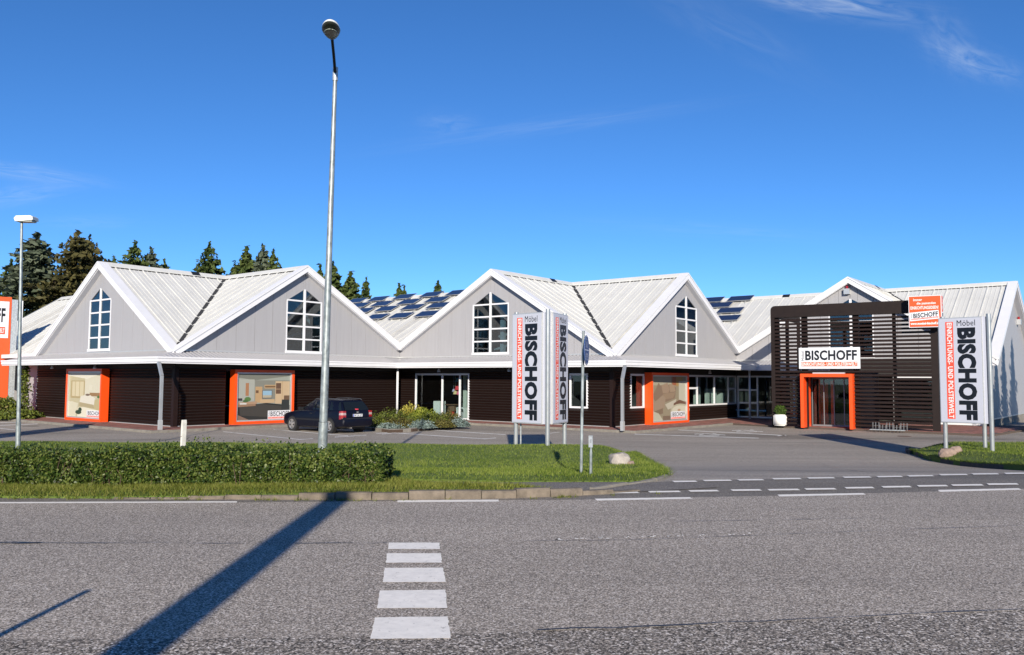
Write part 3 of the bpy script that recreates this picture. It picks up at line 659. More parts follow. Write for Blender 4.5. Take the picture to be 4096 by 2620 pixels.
def gable(fr, x0, x1, xm, z0, z1, win=None, zb=ZJ, base=False, mat=M_clad):
    """upper gable wall in vertical cladding panels; win = (xl, xr, xapex, zsill, zside, zapex)"""
    gw = bpy.data.objects.new('gable_wall', None); C.objects.link(gw); gw.parent = shop
    top = lambda x: (z0+(HR-z0)*(x-x0)/(xm-x0) if x < xm else HR+(z1-HR)*(x-xm)/(x1-xm)) - 0.05
    cuts = {x0, x1, xm}
    if win: cuts |= {win[0], win[1], win[2]}
    x = x0+1.05
    while x < x1-0.3:
        if all(abs(x-c) > 0.3 for c in cuts): cuts.add(x)
        x += 1.05
    cs = sorted(cuts)
    for a, b in zip(cs, cs[1:]):
        g = 0.007; A, B = a+g, b-g; mb = MB()
        if win and a >= win[0]-1e-6 and b <= win[1]+1e-6:
            xl, xr, xa, zs, zd, zt = win
            wt = lambda x: zd+(zt-zd)*(x-xl)/(xa-xl) if x < xa else zt+(zd-zt)*(x-xa)/(xr-xa)
            MB().wall(fr, [(A, zb), (B, zb), (B, zs), (A, zs)], -0.10, 0.0, 0).build('cladding_panel', mat, gw); mb.wall(fr, [(A, wt(A)), (B, wt(B)), (B, top(B)), (A, top(A))], -0.10, 0.0, 0)
        else: mb.wall(fr, [(A, zb), (B, zb), (B, top(B)), (A, top(A))], -0.10, 0.0, 0)
        mb.build('cladding_panel', mat, gw)
    # joint backing and flashing
    MB().box(fr, x0+.02, x1-.02, 0.002, 0.03, zb-0.01, zb+0.06).build('wall_flashing', M_alu, gw)
    # rake boards
    for (xa, za, xb, zb_) in ((x0, z0, xm, HR), (xm, HR, x1, z1)):
        f = (zb_-za)/(xb-xa)
        if xa == x0: xa2, za2 = xa-(OV if za < ZQ-.1 else -OV), 0
        else: xa2 = xa
        if xb == x1: xb2 = xb+(OV if zb_ < ZQ-.1 else -OV)
        else: xb2 = xb
        Z = lambda x: za+f*(x-xa)
        mb = MB(); mb.wall(fr, [(xa2, Z(xa2)+.10), (xb2, Z(xb2)+.10), (xb2, Z(xb2)-.22), (xa2, Z(xa2)-.22)], OV-.02, OV+.05)
        mb.wall(fr, [(xa2, Z(xa2)+.14), (xb2, Z(xb2)+.14), (xb2, Z(xb2)+.06), (xa2, Z(xa2)+.06)], -.12, OV+.08)
        mb.wall(fr, [(xa2, Z(xa2)-.10), (xb2, Z(xb2)-.10), (xb2, Z(xb2)-.25), (xa2, Z(xa2)-.25)], 0.002, OV-.02)
        mb.build('rake_board', M_white, gw)
    if win:
        xl, xr, xa, zs, zd, zt = win; wd = bpy.data.objects.new('gable_window', None); C.objects.link(wd); wd.parent = shop
        fw = 0.075; mb = MB()
        mb.box(fr, xl-.02, xr+.02, -.02, .05, zs-.07, zs+.07)          # sill
        mb.box(fr, xl, xl+fw, -.06, .012, zs, zd); mb.box(fr, xr-fw, xr, -.06, .012, zs, zd)
        mb.box(fr, xa-.065, xa+.065, -.06, .015, zs, zt-.08)
        mb.wall(fr, [(xl, zd-.04), (xa, zt-.06), (xa, zt), (xl, zd+.03)], -.06, .010, 1); mb.wall(fr, [(xa, zt), (xa, zt-.06), (xr, zd-.04), (xr, zd+.03)], -.06, .010, 1)
        mb.build('window_frame', [M_white, M_clad], wd)
        for k in range(1, 5):
            z = zs+(zd-zs)*k/4; MB().box(fr, xl+.01, xr-.01, -.055, .013, z-.04, z+.04).build('glazing_bar', M_white, wd)
        for k in range(4):
            z = zs+(zd-zs)*k/4; zz = zs+(zd-zs)*(k+1)/4
            for (p, q) in ((xl+fw, xa-.065), (xa+.065, xr-fw)):
                MB().box(fr, p, q, -.035, -.028, z+.04, zz-.04).build('pane', M_glassd, wd)
        for (p, q) in ((xl+fw, xa-.065), (xa+.065, xr-fw)):
            wt = lambda x: (zd+(zt-zd)*(x-xl)/(xa-xl) if x < xa else zt+(zd-zt)*(x-xa)/(xr-xa))-.07
            pts = [(p, zd+.04), (q, zd+.04), (q, max(zd+.05, wt(q))), (p, max(zd+.05, wt(p)))]
            MB().wall(fr, pts, -.035, -.028).build('pane', M_glassd, wd)
        # attic room behind the window
        mb = MB(); mb.box(fr, xl-2.5, xr+2.5, -4.5, -.12, zs-.25, zs-.15); mb.wall(fr, [(xl-2.5, zs-.2), (xr+2.5, zs-.2), (xr+2.5, 5.0), (xa, HR-.3), (xl-2.5, 5.0)], -4.7, -4.5, 1)
        mb.box(fr, xl-.35, xl-.22, -1.2, -.12, zs-.15, zd+.4, 1); mb.box(fr, xr+.25, xr+.38, -1.6, -.12, zs-.15, zd+.4, 1)
        mb.box(fr, xl+.75, xl+1.0, -1.7, -1.5, zs-.15, zt+.3, 2)
        for k in range(3): mb.bar(fr(xl-.4, -2.4-k*.4, zs+.3+k*.8), fr(xr+.5, -2.4-k*.4, zs+1.2+k*.6), .10, .12, ZV, 2)
        mb.bar(fr(xa, -1.4, zt-.2), fr(xr+.9, -1.4, zs+1.1), .08, .16, ZV, 2)
        mb.build('attic_room', [M_in_m, M_in_d, M_in_w], shop)
    return gw
FA, FB, FC, FD, FE, FF = FU(0), FV(0), FU(u1), FV(v1), FU(u2), FV(v2)
gable(FA, -14.6, 0, -7.328, ZP, ZP, (-8.80, -6.42, -7.62, 3.68, 6.30, 7.0))
gable(FB, 0, u1, 7.122, ZP, ZQ, (6.08, 8.40, 7.24, 3.66, 6.38, 7.1))
gable(FC, 0, v1, 7.364, ZQ, ZP, (5.78, 8.36, 7.06, 3.68, 6.38, 7.12))
gable(FD, u1, u2, u1+7.43, ZP, ZQ, (20.83, 23.45, 22.14, 3.68, 6.38, 7.1))
gable(FE, v1, v2, v1+6.926, ZQ, ZP, (v1+5.7, v1+8.2, v1+6.95, 3.68, 6.38, 7.1))
gable(FF, u2, u3, u2+7.534, ZP, ZQ, None, zb=0.35)
MB().box(FF, u2, u3, -.05, .012, -.1, .34).build('wall_base', M_kerbg, shop)

# canopy around the zigzag front
canopy = bpy.data.objects.new('canopy', None); C.objects.link(canopy); canopy.parent = shop
inner = [(0, -16.3), (0, 0), (u1, 0), (u1, v1), (u2, v1), (u2, 21.0)]
outer = [(-1.35, -16.3), (-1.40, 1.10), (u1-1.30, 1.15), (u1-1.30, v1+1.45), (u2-1.30, v1+1.85), (u2-1.30, 21.0)]
ZG = 3.14
for i in range(5):
    (ia, ib), (oa, ob) = (inner[i], inner[i+1]), (outer[i], outer[i+1]); mb = MB()
    IA, IB, OA, OB = W(*ia, ZJ-.02), W(*ib, ZJ-.02), W(*oa, ZG+.02), W(*ob, ZG+.02)
    mb.prism([IA, IB, OB, OA], [p-ZV*.03 for p in (IA, IB, OB, OA)])
    L_ = max((IB-IA).length, (OB-OA).length); n = int(L_/0.23); d = (OB-OA).normalized(); ax = (IB-IA).normalized(); out = (OA-IA) - ax*((OA-IA).dot(ax)); od = out
    for k in range(n+1):
        s = k*0.23; o_ = OA + d*s
        if (o_-OA).length > (OB-OA).length: break
        # the rib runs square to the wall until it meets the wall or the hip
        t1 = 1.0; q = o_ - od; sq = (q-IA).dot(ax)
        lim0, lim1 = 0.0, (IB-IA).length
        oq = (o_-IA).dot(ax)
        if oq < lim0: # hip side at start
            t1 = max(0.0, min(1.0, 1-(lim0-oq)/max(1e-6, abs((OA-IA).dot(ax)))))
        if oq > lim1: t1 = max(0.0, min(1.0, 1-(oq-lim1)/max(1e-6, abs((OB-IB).dot(ax)))))
        if t1 > 0.05: mb.bar(o_+ZV*.012, o_-od*t1+ZV*.012, .07, .035)
    mb.build('canopy_roof', plain('canopy_sheet', (0.36, 0.36, 0.38), .45, var=.08), canopy)
    g = MB(); r = d.cross(ZV).normalized()
    r = r if r.dot(od) > 0 else -r
    e = 0.06 if i != 4 else 0
    for (w0, w1, z0, z1) in ((-.02, .10, ZG-.17, ZG+.05), (-.02, .06, ZG-.24, ZG-.17), (.08, .13, ZG-.02, ZG+.06)):
        ext0 = -w0 if False else 0
        pr = [(w0, z0), (w1, z0), (w1, z1), (w0, z1)]
        da = {0: 0, 1: 1, 2: -1, 3: 1, 4: -1}[i]; db = {0: 1, 1: -1, 2: 1, 3: -1, 4: 0}[i]
        g.prism([Vector((OA.x, OA.y, 0))-d*da*w+r*w+ZV*z for w, z in pr], [Vector((OB.x, OB.y, 0))+d*db*w+r*w+ZV*z for w, z in pr])
    g.build('gutter', M_white, canopy)
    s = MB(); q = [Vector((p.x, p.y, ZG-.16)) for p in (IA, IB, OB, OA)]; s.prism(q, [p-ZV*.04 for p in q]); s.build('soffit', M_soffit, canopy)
# fascia between soffit and slats
for fr, x0, x1 in ((FA, -15.0, 0), (FB, 0, u1), (FC, 0, v1), (FD, u1, u2), (FE, v1, v2)):
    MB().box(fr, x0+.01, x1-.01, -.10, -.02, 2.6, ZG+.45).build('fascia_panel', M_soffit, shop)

# slatted walls
def slats(fr, x0, x1, z0=0.06, z1=2.72, parent=shop, pitch=0.14, post=False):
    b = MB().box(fr, x0, x1, -.10, -.045, z0-.03, z1).build('slatted_wall', M_slatb, parent)
    mb = MB(); org = root_loc(b); prof = [(-.045, .0), (-.030, .0), (.022, .088), (.034, .092), (.034, .104), (.022, .110), (-.045, .116)]
    mb.prism([fr(x0+.004, n, z0+z) for n, z in prof], [fr(x1-.004, n, z0+z) for n, z in prof]); me = mb.mesh('slat', M_slat, org)
    k = int((z1-z0)/pitch)
    for i in range(k): link('slat', me, b, (0, 0, i*pitch))
    MB().box(fr, x0, x1, -.05, .02, -.02, z0-.028).build('base_flashing', M_alu, b)
    return b
slats(FA, -15.0, -10.45); slats(FA, -6.15, -0.14)
slats(FB, .14, 2.65); slats(FB, 6.55, u1-.03)
slats(FC, .03, 1.28); slats(FC, 5.56, 12.3); slats(FC, 12.3, 13.42, z1=0.86); slats(FC, 13.42, v1-.14)
slats(FD, u1+.14, 15.95); slats(FD, 15.95, 17.35, z1=0.86); slats(FD, 21.6, u2-.03, z1=0.84)
for (u, v) in ((0, 0), (u1, v1)):
    MB().box(Fr(W(u, v), U, V), -.06, .16, -.16, .06, 0, 2.74).build('corner_post', M_slat, shop)
# grey side wall beyond gable A
mb = MB(); mb.box(FA, -16.7, -15.02, -.10, 0, 0, 3.5); mb.build('side_wall', M_clad, shop)
fr = Fr(W(0, -16.7), -U, -V); MB().box(fr, -7, 0, -.1, 0, 0, 3.6).build('side_wall', M_clad, shop)
MB().box(FU(5), -29.2, -16.8, -.1, 0, 0, 6.5).build('side_wall', M_in_m, shop)
MB().box(FA, -29.3, -14.9, .0, .32, 3.38, 3.60).build('eaves_board', M_white, shop)
# verge trim on the left end of bay one
fr = Fr(W(0, -29.3), U, -V)
MB().wall(fr, [(-.1, 3.50), (7.122, HR+.12), (7.122, HR-.1), (-.1, 3.3)], -.05, .1).build('rake_board', M_alu, shop)

# display boxes with posters
def picture(fr, x0, z0, w, h, n, shapes, parent):
    mb = MB(); mats = []; idx = {}
    for i, (col, pts) in enumerate(shapes):
        m = colmat(tuple(c*.74 for c in col))
        if m.name not in idx: idx[m.name] = len(mats); mats.append(m)
        mb.poly([fr(x0+px*w, n+i*0.0006, z0+pz*h) for px, pz in pts], idx[m.name])
    return mb.build('poster_print', mats, parent)
def rect(a, b, c, d): return [(a, b), (c, b), (c, d), (a, d)]
def ell(cx, cz, rx, rz, n=16): return [(cx+rx*math.cos(2*PI*k/n), cz+rz*math.sin(2*PI*k/n)) for k in range(n)]
ORG = (0.8, .09, .05)
bed = [((.50, .46, .30), rect(0, 0, 1, 1)), ((.62, .60, .48), rect(.5, .45, 1, .93)), ((.42, .38, .24), [(0, .93), (1, .99), (1, 1), (0, 1)]), ((.70, .68, .58), [(0, .93), (.55, .86), (1, .97), (1, 1), (0, 1)]),
       ((.40, .32, .16), rect(.06, .42, .50, .82)), ((.60, .54, .36), rect(.10, .46, .20, .80)), ((.62, .56, .38), rect(.215, .46, .33, .80)), ((.60, .54, .36), rect(.345, .46, .47, .80)),
       ((.66, .64, .52), rect(.64, .60, .74, .72)), ((.30, .18, .08), rect(.66, .47, .98, .55)), ((.66, .64, .55), [(.35, .30), (.80, .24), (.85, .42), (.62, .52), (.38, .46)]), ((.40, .34, .20), [(.35, .24), (.80, .20), (.80, .28), (.35, .33)]),
       ((.18, .13, .09), ell(.60, .50, .07, .025)), ((.46, .40, .22), [(.80, .20), (1, .16), (1, .42), (.82, .40)]), ((.62, .60, .46), [(0, 0), (.25, .0), (.32, .30), (.12, .34), (0, .34)]), ((.70, .68, .55), [(.3, .0), (1, .0), (1, .15), (.5, .22), (.3, .2)]),
       ((.03, .06, .03), ell(.33, .10, .10, .05, 9)), ((.03, .06, .03), ell(.38, .16, .06, .05, 7)), ((.08, .16, .04), ell(.93, .46, .04, .03))]
living = [((.34, .37, .33), rect(0, 0, 1, 1)), ((.20, .21, .18), [(.32, .86), (1, .96), (1, 1), (0, 1), (0, .92)]), ((.24, .245, .21), [(.32, .40), (1, .40), (1, .86), (.32, .86)]), ((.40, .42, .38), rect(.0, .42, .31, .88)), ((.03, .032, .03), [(0, .0), (1, .0), (1, .30), (.55, .36), (0, .30)]),
          ((.06, .057, .05), [(.06, .10), (.85, .02), (.9, .28), (.45, .34), (.05, .28)]), ((.40, .20, .10), rect(.15, .52, .21, .80)), ((.50, .34, .18), rect(.33, .37, .46, .72)), ((.16, .09, .05), rect(.34, .58, .39, .64)), ((.52, .36, .20), rect(.50, .68, .74, .76)), ((.20, .12, .06), rect(.51, .70, .73, .74)),
          ((.10, .10, .10), rect(.46, .46, .65, .64)), ((.30, .48, .62), rect(.47, .475, .64, .63)), ((.44, .40, .30), rect(.47, .475, .64, .53)), ((.55, .40, .24), rect(.42, .36, .70, .44)), ((.58, .44, .28), rect(.71, .34, .99, .84)), ((.14, .08, .05), rect(.72, .56, .82, .80)), ((.55, .40, .24), rect(.72, .66, .82, .67)), ((.48, .33, .18), rect(.84, .34, .85, .84)), ((.16, .10, .06), rect(.88, .40, .99, .52)),
          ((.035, .04, .04), [(.83, .16), (.99, .14), (.99, .42), (.84, .43)]), ((.42, .28, .18), [(.0, .34), (.36, .34), (.36, .40), (.0, .38)]), ((.30, .19, .12), [(.02, .28), (.34, .30), (.34, .345), (.02, .34)]), ((.62, .64, .62), rect(.05, .335, .17, .37)), ((.10, .20, .06), ell(.19, .45, .06, .05, 9)), ((.07, .14, .05), ell(.15, .41, .05, .03, 9)), ((.05, .04, .05), rect(0, .42, .09, .47)), ((.24, .15, .11), [(0, .0), (.22, .0), (0, .12)])]
sofa = [((.30, .26, .18), rect(0, 0, 1, 1)), ((.40, .37, .28), rect(.0, .80, .55, 1)), ((.34, .12, .06), rect(.58, .80, .70, 1)), ((.38, .25, .10), rect(.70, .78, .9, 1)), ((.50, .49, .40), rect(.78, .42, 1, .90)), ((.24, .17, .12), [(0, .55), (.18, .86), (.22, .8), (.60, .82), (.70, .74), (.66, .50), (.40, .42), (.1, .42)]),
        ((.33, .24, .17), [(.26, .80), (.44, .86), (.50, .70), (.46, .62), (.30, .62)]), ((.35, .26, .18), [(.48, .84), (.64, .80), (.68, .66), (.52, .64)]), ((.30, .22, .15), [(.30, .60), (.68, .64), (.60, .50), (.36, .48)]), ((.33, .25, .18), [(.0, .38), (.30, .58), (.38, .50), (.34, .28), (.10, .16), (0, .20)]), ((.22, .16, .11), [(0, .20), (.30, .28), (.30, .16), (.02, .10)]),
        ((.50, .47, .38), [(.36, .36), (.7, .48), (.66, .30), (.45, .24)]), ((.16, .09, .06), [(.6, .20), (1, .12), (1, .40), (.8, .46), (.62, .38)]), ((.46, .44, .32), ell(.82, .22, .30, .15)), ((.60, .58, .46), ell(.82, .21, .26, .12)), ((.45, .30, .20), ell(.78, .22, .05, .03, 8)), ((.48, .46, .36), [(0, 0), (.3, .0), (.18, .16), (.02, .22)]), ((.20, .14, .10), rect(.3, .0, .52, .10))]
def display_box(fr, x0, x1, z0, z1, dep, shapes, xlab, cut, label):
    o = bpy.data.objects.new('display_box', None); C.objects.link(o); o.parent = shop; o['label'] = label
    t = 0.13
    for (a, b, c, d) in ((x0, x1, z1-t, z1), (x0, x1, z0, z0+t), (x0, x0+t, z0+t+.001, z1-t-.001), (x1-t, x1, z0+t+.001, z1-t-.001)):
        MB().box(fr, a, b, 0.0, dep, c, d).build('box_frame', M_orange, o)
    i = t+.002; g = .07
    for (a, b, c, d) in ((x0+i, x1-i, z1-i-g, z1-i), (x0+i, x1-i, z0+i, z0+i+g), (x0+i, x0+i+g, z0+i+g+.001, z1-i-g-.001), (x1-i-g, x1-i, z0+i+g+.001, z1-i-g-.001)):
        MB().box(fr, a, b, 0.0, dep-.03, c, d).build('inner_frame', M_alu, o)
    px, pz, pw, ph = x0+i+g, z0+i+g, (x1-x0)-2*(i+g), (z1-z0)-2*(i+g)
    MB().box(fr, px, px+pw, 0, dep-.10, pz, pz+ph).build('poster_board', M_in_w, o)
    n = dep-.096; picture(fr, px, pz, pw, ph, n, shapes, o); n += .03
    a, b, c, d = xlab                                    # logo plate on the poster (fractions)
    X = lambda f: px+f*pw; Z = lambda f: pz+f*ph
    MB().box(fr, X(a), X(c), n-.004, n, Z(b), Z(d)).build('logo_plate', M_signw, o)
    w = c-a; h = d-b
    MB().box(fr, X(a+.02*w), X(c-.02*w)if not cut else X(c), n+.001, n+.004, Z(b+.05*h), Z(b+.25*h)).build('logo_strip', M_red, o)
    text_obj('Möbel', fr, X(a+.03*w), X(a+.085*w), Z(b+.33*h), Z(b+.92*h), n+.003, M_black, o, rot=-1, bold=0)
    s = 'BISCHOFF' if not cut else cut
    text_obj(s, fr, X(a+.12*w), X(c-.03*w), Z(b+.33*h), Z(b+.90*h), n+.003, M_black, o, bold=.012)
    text_obj('EINRICHTUNGS- UND POLSTERWELT' if not cut else 'EINRICHTUNGS- UND POL', fr, X(a+.04*w), X(c-.03*w), Z(b+.09*h), Z(b+.21*h), n+.006, M_letw, o, bold=0)
    return o
display_box(FA, -10.35, -6.32, 0.0, 2.70, .40, bed, (.60, .0, 1.0, .155), 'BISCHOF', 'orange framed display box with a bedroom poster')
display_box(FB, 2.88, 6.38, 0.0, 2.68, .42, living, (.57, .0, 1.0, .19), 'BISCHOFF', 'orange framed display box with a living room poster')
display_box(FD, 17.38, 21.55, -0.02, 2.68, .42, sofa, (.52, .015, .96, .19), None, 'orange framed display box with a poster of brown sofas')

# glazing on wall C, next to the planted bed
def glazing(fr, xs, z0, z1, parent, fw=.09, bars=(), low=None, name='shop_window', mat=M_white):
    w = bpy.data.objects.new(name, None); C.objects.link(w); w.parent = parent
    mb = MB(); mb.box(fr, xs[0]-fw/2, xs[-1]+fw/2, -.08, .0, z1, z1+.10); mb.box(fr, xs[0]-fw/2, xs[-1]+fw/2, -.08, .015, z0-.06, z0+.03)
    for x in xs: mb.box(fr, x-fw/2, x+fw/2, -.075, .012, z0+.032, z1-.002)
    mb.build('window_frame', mat, w)
    for i, (a, b) in enumerate(zip(xs, xs[1:])):
        zs = [z0+.03] + [z for (k, z) in bars if k == i] + [z1]
        for (k, z) in bars:
            if k == i: MB().box(fr, a+fw/2+.001, b-fw/2-.001, -.07, .005, z-.05, z+.05).build('glazing_bar', mat, w)
        for p, q in zip(zs, zs[1:]): MB().box(fr, a+fw/2, b-fw/2, -.045, -.037, p+.002, q-.002).build('pane', M_glass, w)
    return w
glazing(FC, [1.38, 3.50, 4.85, 5.52], 0.08, 2.50, shop)
glazing(FC, [12.36, 13.38], .92, 2.5, shop)
glazing(FD, [16.0, 17.30], .92, 2.5, shop)
glazing(FD, [21.7, 23.45, 25.72, 27.7, u2-.08], .90, 2.5, shop, bars=((0, 1.85), (3, 1.80)))
glazing(FE, [v1+.10, v1+1.35, v1+2.4, v1+3.6, v1+5.0], 0.08, 2.5, shop, bars=((0, .93), (0, 1.72)))
glazing(FE, [v1+9.2, v1+11.2, v1+13.6], 0.08, 2.5, shop)
# rooms behind the glass
mb = MB()
mb.box(Fr(W(0, 0), U, V), .3, u3-.3, -24, -.3, -.06, -.02, 1)
mb.box(FC, .2, 6.2, -3.6, -3.5, 0, 3.2, 0); mb.box(FC, .2, 6.2, -3.5, -.15, 2.75, 2.85, 0)
mb.box(FC, 11.8, 14.5, -3.6, -3.5, 0, 3.2, 0)
mb.box(FD, 15.2, 28.5, -3.6, -3.5, 0, 3.2, 0); mb.box(FD, 15.2, 28.5, -3.5, -.15, 2.75, 2.85, 0)
mb.box(FE, v1+.3, v1+5.6, -4.1, -4.0, 0, 3.2, 0); mb.box(FE, v1+8.6, v2-.3, -4.1, -4.0, 0, 3.2, 0); mb.box(FE, v1+.3, v2-.3, -4.0, -.15, 2.75, 2.85, 0)
mb.build('interior_walls', [M_in_d, M_in_m], shop)
MB().box(Fr(W(u3, 0), V, U), -29, v2-.2, -.2, -.05, 0, 4.0).build('rear_wall', M_clad, shop)
for (uL, uR, um_, vb, zl, zr) in ((0, u1, 7.122, -29.1, ZP, ZQ), (u1, u2, u1+7.43, -25.8, ZQ, ZQ), (u2, u3, u2+7.534, -19.8, ZQ, ZQ)):
    MB().wall(FV(vb), [(uL+.1, 0), (uR-.1, 0), (uR-.1, zr-.1), (um_, HR-.12), (uL+.1, zl-.1)], -.1, 0).build('rear_gable', M_clad, shop)
for vv in (-26.0, -20.0): MB().box(Fr(W(u1 if vv < -21 else u2, 0), V, U), -29 if vv < -21 else -25.7, vv, -.1, 0, 0, 4.0).build('rear_wall', M_clad, shop)
MB().box(FC, 3.9, 4.15, -1.5, -1.35, 0, 2.7).box(FC, 4.95, 5.25, -.9, -.7, 0, 2.7).build('interior_pillar', M_in_g, shop)
def furn(name, mb, mats, loc, label, cat, group=None):
    return tag(mb.build(name, mats, loc=loc), label, cat, group)
furn('display_plinth', MB().box(FC, 2.35, 2.85, -1.0, -.5, -.02, 1.0), M_in_w, FC(2.6, -.75, 0), 'white display plinth behind the shop window by the planted bed', 'plinth')
furn('display_shelf', MB().box(FC, 4.25, 4.85, -.9, -.4, .62, .68).box(FC, 4.25, 4.3, -.9, -.4, -.02, .62).box(FC, 4.8, 4.85, -.9, -.4, -.02, .62), M_in_w, FC(4.5, -.6, 0), 'small white shelf with two grey boxes under it behind the shop window', 'shelf')
for k in (0, 1): furn('storage_box', MB().box(FC, 4.32+k*.25, 4.52+k*.25, -.8, -.5, -.02, .42), M_alu, FC(4.4+k*.25, -.6, 0), 'grey box with a round hole under the white shelf, ' + ('left one' if k == 0 else 'right one'), 'box', 'grey boxes under the shelf')
for i, (x, z, r, col, nm) in enumerate([(3.98, 1.75, .16, (.55, .03, .05), 'dark red'), (3.85, 1.50, .15, (.55, .42, .22), 'beige'), (4.10, 1.48, .14, (.60, .12, .22), 'pink'), (3.72, 1.62, .11, (.38, .34, .50), 'lilac'), (4.0, 2.2, .16, (.06, .13, .14), 'teal')]):
    mb = MB(); c = FC(x, -.75, z); n = 12
    a = [c+Vector((math.cos(2*PI*k/n)*r*.55, math.sin(2*PI*k/n)*r*.55, r*.8)) for k in range(n)]; b = [c+Vector((math.cos(2*PI*k/n)*r, math.sin(2*PI*k/n)*r, -r*.6+(.02 if k % 2 else 0))) for k in range(n)]
    mb.prism(b, a); mb.tube([c+ZV*r*.8, Vector((c.x, c.y, 2.75))], .006, 5)
    furn('lampshade', mb, plain('shade_'+nm.replace(' ', '_'), col, .7), c, nm+' fabric lampshade hanging in the shop window beside the planted bed', 'lampshade', 'lampshades hung in the shop window')
mb = MB().tube([FC(3.75, -.6, 0), FC(3.75, -.6, .45)], .14, 12, 0); furn('stool', mb, plain('red_drum', (.5, .02, .02), .4), FC(3.75, -.6, 0), 'red round drum stool inside the shop window', 'stool')
mb = MB().tube([FC(3.75, -.6, .452), FC(3.75, -.6, .8)], [.24, .26], 12, 0).tube([FC(3.75, -.6, .8), FC(3.75, -.6, .84)], .42, 14, 0); furn('basket_table', mb, plain('wicker', (.13, .07, .04), .7, var=.3, scale=30), FC(3.75, -.6, .45), 'round brown wicker basket table on the red drum', 'table')
# pale partition boards behind the strip windows on wall D
furn('partition_board', MB().box(FD, 24.75, 25.5, -.9, -.8, -.02, 1.9), M_in_g, FD(25.1, -.85, 0), 'pale green board behind the strip window, left one', 'board', 'pale boards behind the strip window')
furn('partition_board', MB().box(FD, 25.85, 27.3, -.7, -.6, -.02, 1.80), M_in_g, FD(26.6, -.65, 0), 'pale green board behind the strip window, right wide one', 'board', 'pale boards behind the strip window')
furn('leaning_panel', MB().bar(FD(22.0, -.5, .5), FD(22.9, -.5, 1.55), .06, .22), M_signw, FD(22.0, -.5, .5), 'white panel leaning behind the first strip window beside the sofa poster', 'panel')
furn('red_banner', MB().box(FD, 16.35, 16.95, -.6, -.55, -.02, 2.6), M_red, FD(16.6, -.6, 0), 'tall red banner standing behind the narrow window beside the sofa poster', 'banner')
furn('tall_cabinet', MB().box(FD, 27.9, 28.5, -.9, -.6, -.02, 1.6), M_in_g, FD(28.2, -.7, 0), 'pale cabinet behind the last strip window near the entrance', 'cabinet')

# columns, downpipes
for (px, by, Yf, lab, nm) in ((640, 1719, None, 'left', 0), (2490, 1723, None, 'right', 1)):
    p = at(px, by, 0.0); pt = thing('downpipe', p, 'white angular downpipe at the ' + ('left outer corner beside the bedroom poster' if nm == 0 else 'middle outer corner beside the sofa poster'), 'downpipe', 'downpipes at the outer corners')
    c = W(-1.40, 1.10, ZG-.2) if nm == 0 else W(u1-1.30, v1+1.45, ZG-.2); top = Vector((c.x, c.y, ZG-.22))
    mb = MB(); mb.bar(p, p+ZV*2.35, .115, .115, U); mb.build('pipe', M_pipe, pt)
    MB().bar(p+ZV*2.34, top+ZV*.02, .12, .12, U).build('pipe_elbow', M_pipe, pt); MB().bar(p, p+ZV*.42, .150, .150, U).build('pipe_shoe', M_alu, pt)
for (px, Y, lab) in ((1589, None, 'slim white column under the inner corner of the canopy by the planted bed'), (2999, None, 'slim white column under the canopy corner near the entrance')):
    q = W(u1-1.0, .75) if px < 2000 else W(u2-1.1, v1+1.45)
    Yq = q.y; g = atY(px, 1600, Yq); g.z = 0
    tag(MB().tube([g, Vector((g.x, g.y, ZG-.18))], .065, 12).build('canopy_column', M_white, loc=g, sm=True), lab, 'column', 'slim columns under the canopy')
# paving round the building

def pave(pts, name='pavement'):
    P = [Vector((p.x, p.y)) for p in pts]; mb = MB(); mb.prism([Vector((p.x, p.y, -.25)) for p in P], [Vector((p.x, p.y, -.012)) for p in P])
    o = tag(mb.build(name, M_joint), kind='structure'); return o, P
kin = [W(-2.05, -19), W(-2.05, 2.0), W(u1-1.9, 2.0), W(u1-1.9, v1+2.3), W(u2-6.5, v1+2.5), W(u2-7.3, v1+5.0), W(u2-7.6, v2+1.0), W(u2+2, v2+2), W(u2+2, -19)]
pv, PP = pave(kin)
# slabs where they can be told apart (front strips), joined texture elsewhere
slabm = [MB().box(Fr(Vector((0, 0, 0)), U, V), 0.01, .39, .01, .19, -.05, 0.0).mesh('paving_slab', m) for m in (M_brickpave, M_brickpave2)]
cells = []
for i in range(-8, 90):
    for j in range(-100, 165):
        u = i*.4 - 2.4; v = j*.2; c = W(u+.2, v+.1)
        if not inpoly(c.x, c.y, PP): continue
        if any(not inpoly(W(u+a, v+b).x, W(u+a, v+b).y, PP) for a in (0, .4) for b in (0, .2)): continue
        front = (u < .1 and v < 2) or (0 <= v < 2.4 and u < u1) or (u1-2.2 <= u < u1 and v > 0) or (v > v1-.1 and u < u2+.2)
        if front and not (c.x/c.y > .64 or c.x/c.y < -.64): cells.append((c.y, u, v))
cells.sort(); rest = MB()
for k, (y, u, v) in enumerate(cells):
    off = .0
    if k < 290: link('paving_slab', slabm[random.random() < .4], pv, W(u, v))
    else: rest.box(Fr(W(u, v), U, V), .01, .39, .01, .19, -.05, 0.0, int(random.random() < .4))
o = rest.build('paving_slabs', [M_brickpave, M_brickpave2], pv); o['kind'] = 'stuff'
kerbline = [W(-2.08, -19), W(-2.08, 2.03), W(u1-1.93, 2.03)] 
kerb_row(pv, [(W(-2.2, -18).x, W(-2.2, -18).y), (W(-2.2, 2.15).x, W(-2.2, 2.15).y)], .8, .14, .11, M_kerbg)
kerb_row(pv, [(W(-2.2, 2.15).x, W(-2.2, 2.15).y), (W(u1-2.0, 2.15).x, W(u1-2.0, 2.15).y)], .8, .14, .11, M_kerbg)
kerb_row(pv, [(W(u1-2.05, 2.1).x, W(u1-2.05, 2.1).y), (W(u1-2.05, v1+2.45).x, W(u1-2.05, v1+2.45).y)], .8, .14, .11, M_kerbg)
